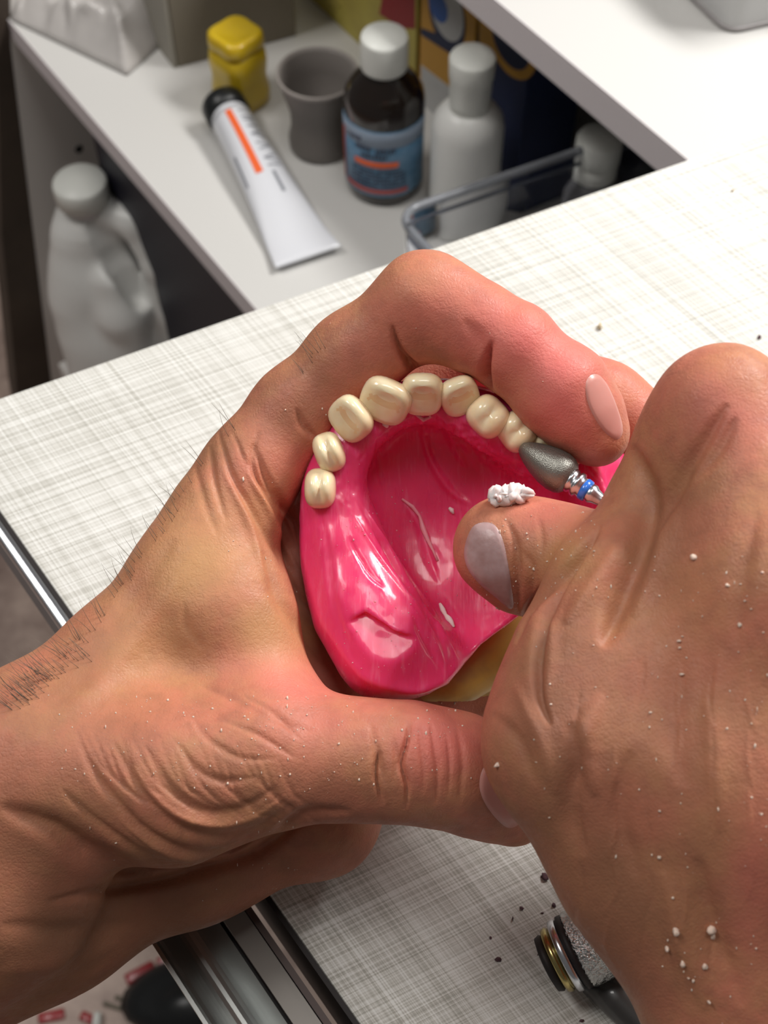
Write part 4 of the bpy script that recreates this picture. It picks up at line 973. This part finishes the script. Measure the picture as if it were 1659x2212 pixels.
CL_ = ['pale chip on the tanned wrist, the upper left of the cluster', 'pale chip on the tanned wrist, leftmost of the cluster', 'largest pale chip of the cluster on the tanned wrist', 'pale chip touching the underside of the largest wrist chip', 'oblong pale chip in the middle of the wrist cluster',
       'pale chip right of the oblong one in the wrist cluster', 'pale chip on the tanned wrist, nearest the bottom edge', 'small pale chip below the oblong one on the wrist', 'lone pale chip on the tanned hand above the wrist cluster', 'lone pale chip near the knuckle valley of the tanned hand', 'pale chip highest of the group at the right edge of the tanned hand',
       'pale chip nearest the right picture edge on the tanned hand', 'pale chip lowest of the right-edge group on the tanned hand', 'upper chip of the touching pair on the tanned hand', 'lower chip of the touching pair on the tanned hand', 'pale chip alone just below the touching pair', 'tiny pale chip over the thumb base of the tanned hand', 'pale chip where the tanned hand crosses the other thumb']
for k, (px, py, r) in enumerate(((1462, 2012, 1.1), (1442, 2048, 1.2), (1538, 2008, 1.3), (1540, 2020, 1.1), (1476, 2082, 1.0), (1523, 2088, 0.8), (1532, 2162, 0.9), (1488, 2112, 0.6), (1425, 1852, 0.6), (1500, 1205, 0.7), (1572, 1265, 0.7), (1610, 1298, 0.6), (1600, 1350, 0.7), (1468, 1385, 0.7), (1470, 1400, 0.6), (1475, 1457, 0.7), (1381, 1705, .6), (1075, 1652, 0.9))):
    flake(bvR, px, py, r * .52, CHIP, CL_[k], 'acrylic chips on the tanned hand', 40 + k, 'acrylic_chip', None, .5, 1, 'chip')
# hair along the wrist and back of the cupping hand
def hairs():
    rs = np.random.RandomState(11); parts = []
    edge = [(0, 1482), (60, 1432), (150, 1370), (220, 1280), (300, 1175), (370, 1065), (430, 960), (640, 785), (720, 690)]
    dens = [60, 46, 12, 14, 12, 5, 3, 8]
    for i in range(len(edge) - 1):
        for k in range(dens[i]):
            t = rs.rand(); x = edge[i][0] * (1 - t) + edge[i + 1][0] * t + rs.uniform(8, 30 if i > 1 else 60); y = edge[i][1] * (1 - t) + edge[i + 1][1] * t + rs.uniform(8, 30 if i > 1 else 60)
            L_, Nn = hit(bvL, x, y)
            if L_ is None: continue
            dirv = np.array([-0.45 - rs.rand() * .3, 0.75 + rs.rand() * .4, -0.2]) if i > 1 else np.array([-0.9, 0.55 + rs.rand() * .3, -0.3]); dirv = dirv / np.linalg.norm(dirv)
            ln = rs.uniform(2.5, 6.5); bend = np.array([rs.uniform(-.5, .9), rs.uniform(-.5, .5), 0])
            pts = [L_ - Nn * .2 + dirv * ln * s + bend * ln * .35 * s * s + Nn * ln * .25 * s for s in (0, .25, .5, .75, 1)]
            parts.append(tube(pts, [.055, .05, .042, .03, .012], 4))
    V, F = merge(parts); o = mk('arm_hair', c2w(V), F, HAIR, HL, origin=WL[HL.name]); tag(o, 'short dark hairs', None, None, 'stuff')
hairs()

# ---------------------------------------------------------------- on the bench
def btop(px, py, up=0.0): return onz(px, py, TABLE + up)
tl = empty('rotary_handpiece', btop(1260, 2070), 'knurled silver handpiece end with brass rings and dark hose, under the right wrist', 'handpiece')
k0 = btop(1186, 2082, 9.5); k1 = btop(1345, 2004, 15.5); axk = (k1 - k0); axk /= np.linalg.norm(axk)
CH = mat('knurled_chrome', (0.55, 0.55, 0.54), rough=0.18, metal=1.0, bump=(900, 0.9, .0012))
BR = mat('brass', (0.42, 0.34, 0.14), rough=0.25, metal=1.0)
mk('end_cap', *lathe([(4.5, -1.0), (6.5, -.6), (6.9, .6), (6.2, 1.4)], k0, axk, 48), SEAM, tl)
mk('brass_ring', *lathe([(6.4, 1.2), (7.6, 1.5), (7.9, 2.6), (7.2, 3.4)], k0, axk, 48), BR, tl)
mk('silver_ring', *lathe([(7.4, 3.4), (8.6, 3.8), (8.8, 5.2), (8.0, 5.8)], k0, axk, 6 * 8), ALU, tl)
mk('black_collar', *lathe([(8.0, 5.6), (8.9, 6.0), (8.9, 7.2), (8.5, 7.4)], k0, axk, 48), SEAM, tl)
mk('knurled_sleeve', *lathe([(8.6, 7.2), (9.0, 7.8), (9.1, 16), (8.6, 17), (8.6, 26)], k0, axk, 64, lobes=32, amp=.015), CH, tl)
h0 = btop(1290, 2110, 5); mk('hose', *tube([h0, btop(1340, 2160, 5.2), btop(1420, 2240, 5.2), btop(1540, 2350, 5.2)], [5.0, 4.8, 4.8, 4.8], 16), mat('dark_hose', (0.035, 0.033, 0.032), rough=0.4, coat=.3), tl)
CR_ = ['largest dark crumb, close under the edge of the tanned hand', 'dark crumb midway between the thumb tip and the handpiece end', 'small dark crumb just left of the one between thumb and handpiece', 'dark crumb tucked against the tanned wrist', 'small crumb directly above the brass-ringed handpiece', 'leftmost small dark crumb on the near bench',
       'dark crumb left of the handpiece end, the lowest on the open bench', 'tiny dark crumb nearest the end cap of the handpiece', 'dark crumb at the bottom edge beside the hose', 'dark crumb on the far bench at the right picture edge', 'tiny dark crumb between the largest crumb and the handpiece']
for k, (px, py, r) in enumerate(((1178, 1893, .9), (1128, 1962, .45), (1108, 1984, .35), (1196, 1955, .4), (1165, 2022, .45), (1060, 2025, .3), (1075, 2072, .7), (1162, 2062, .3), (1255, 2205, .6), (1640, 728, .8), (1172, 1972, .3))):
    o = mk('crumb', *lump(btop(px, py, r * .5), r, 60 + k, 8, 6), CRUMB); tag(o, CR_[k], 'crumb', 'dark crumbs on the bench')
o = mk('crumb', *lump(btop(1296, 706, .5), 1.0, 91, 10, 8), CRUMBT); tag(o, 'single tan crumb on the white bench above the index fingertip', 'crumb')
o = mk('crumb', *lump(btop(1583, 412, .4), .5, 92, 10, 8), CRUMBT); tag(o, 'tiny tan crumb on the white bench near the upper right', 'crumb')
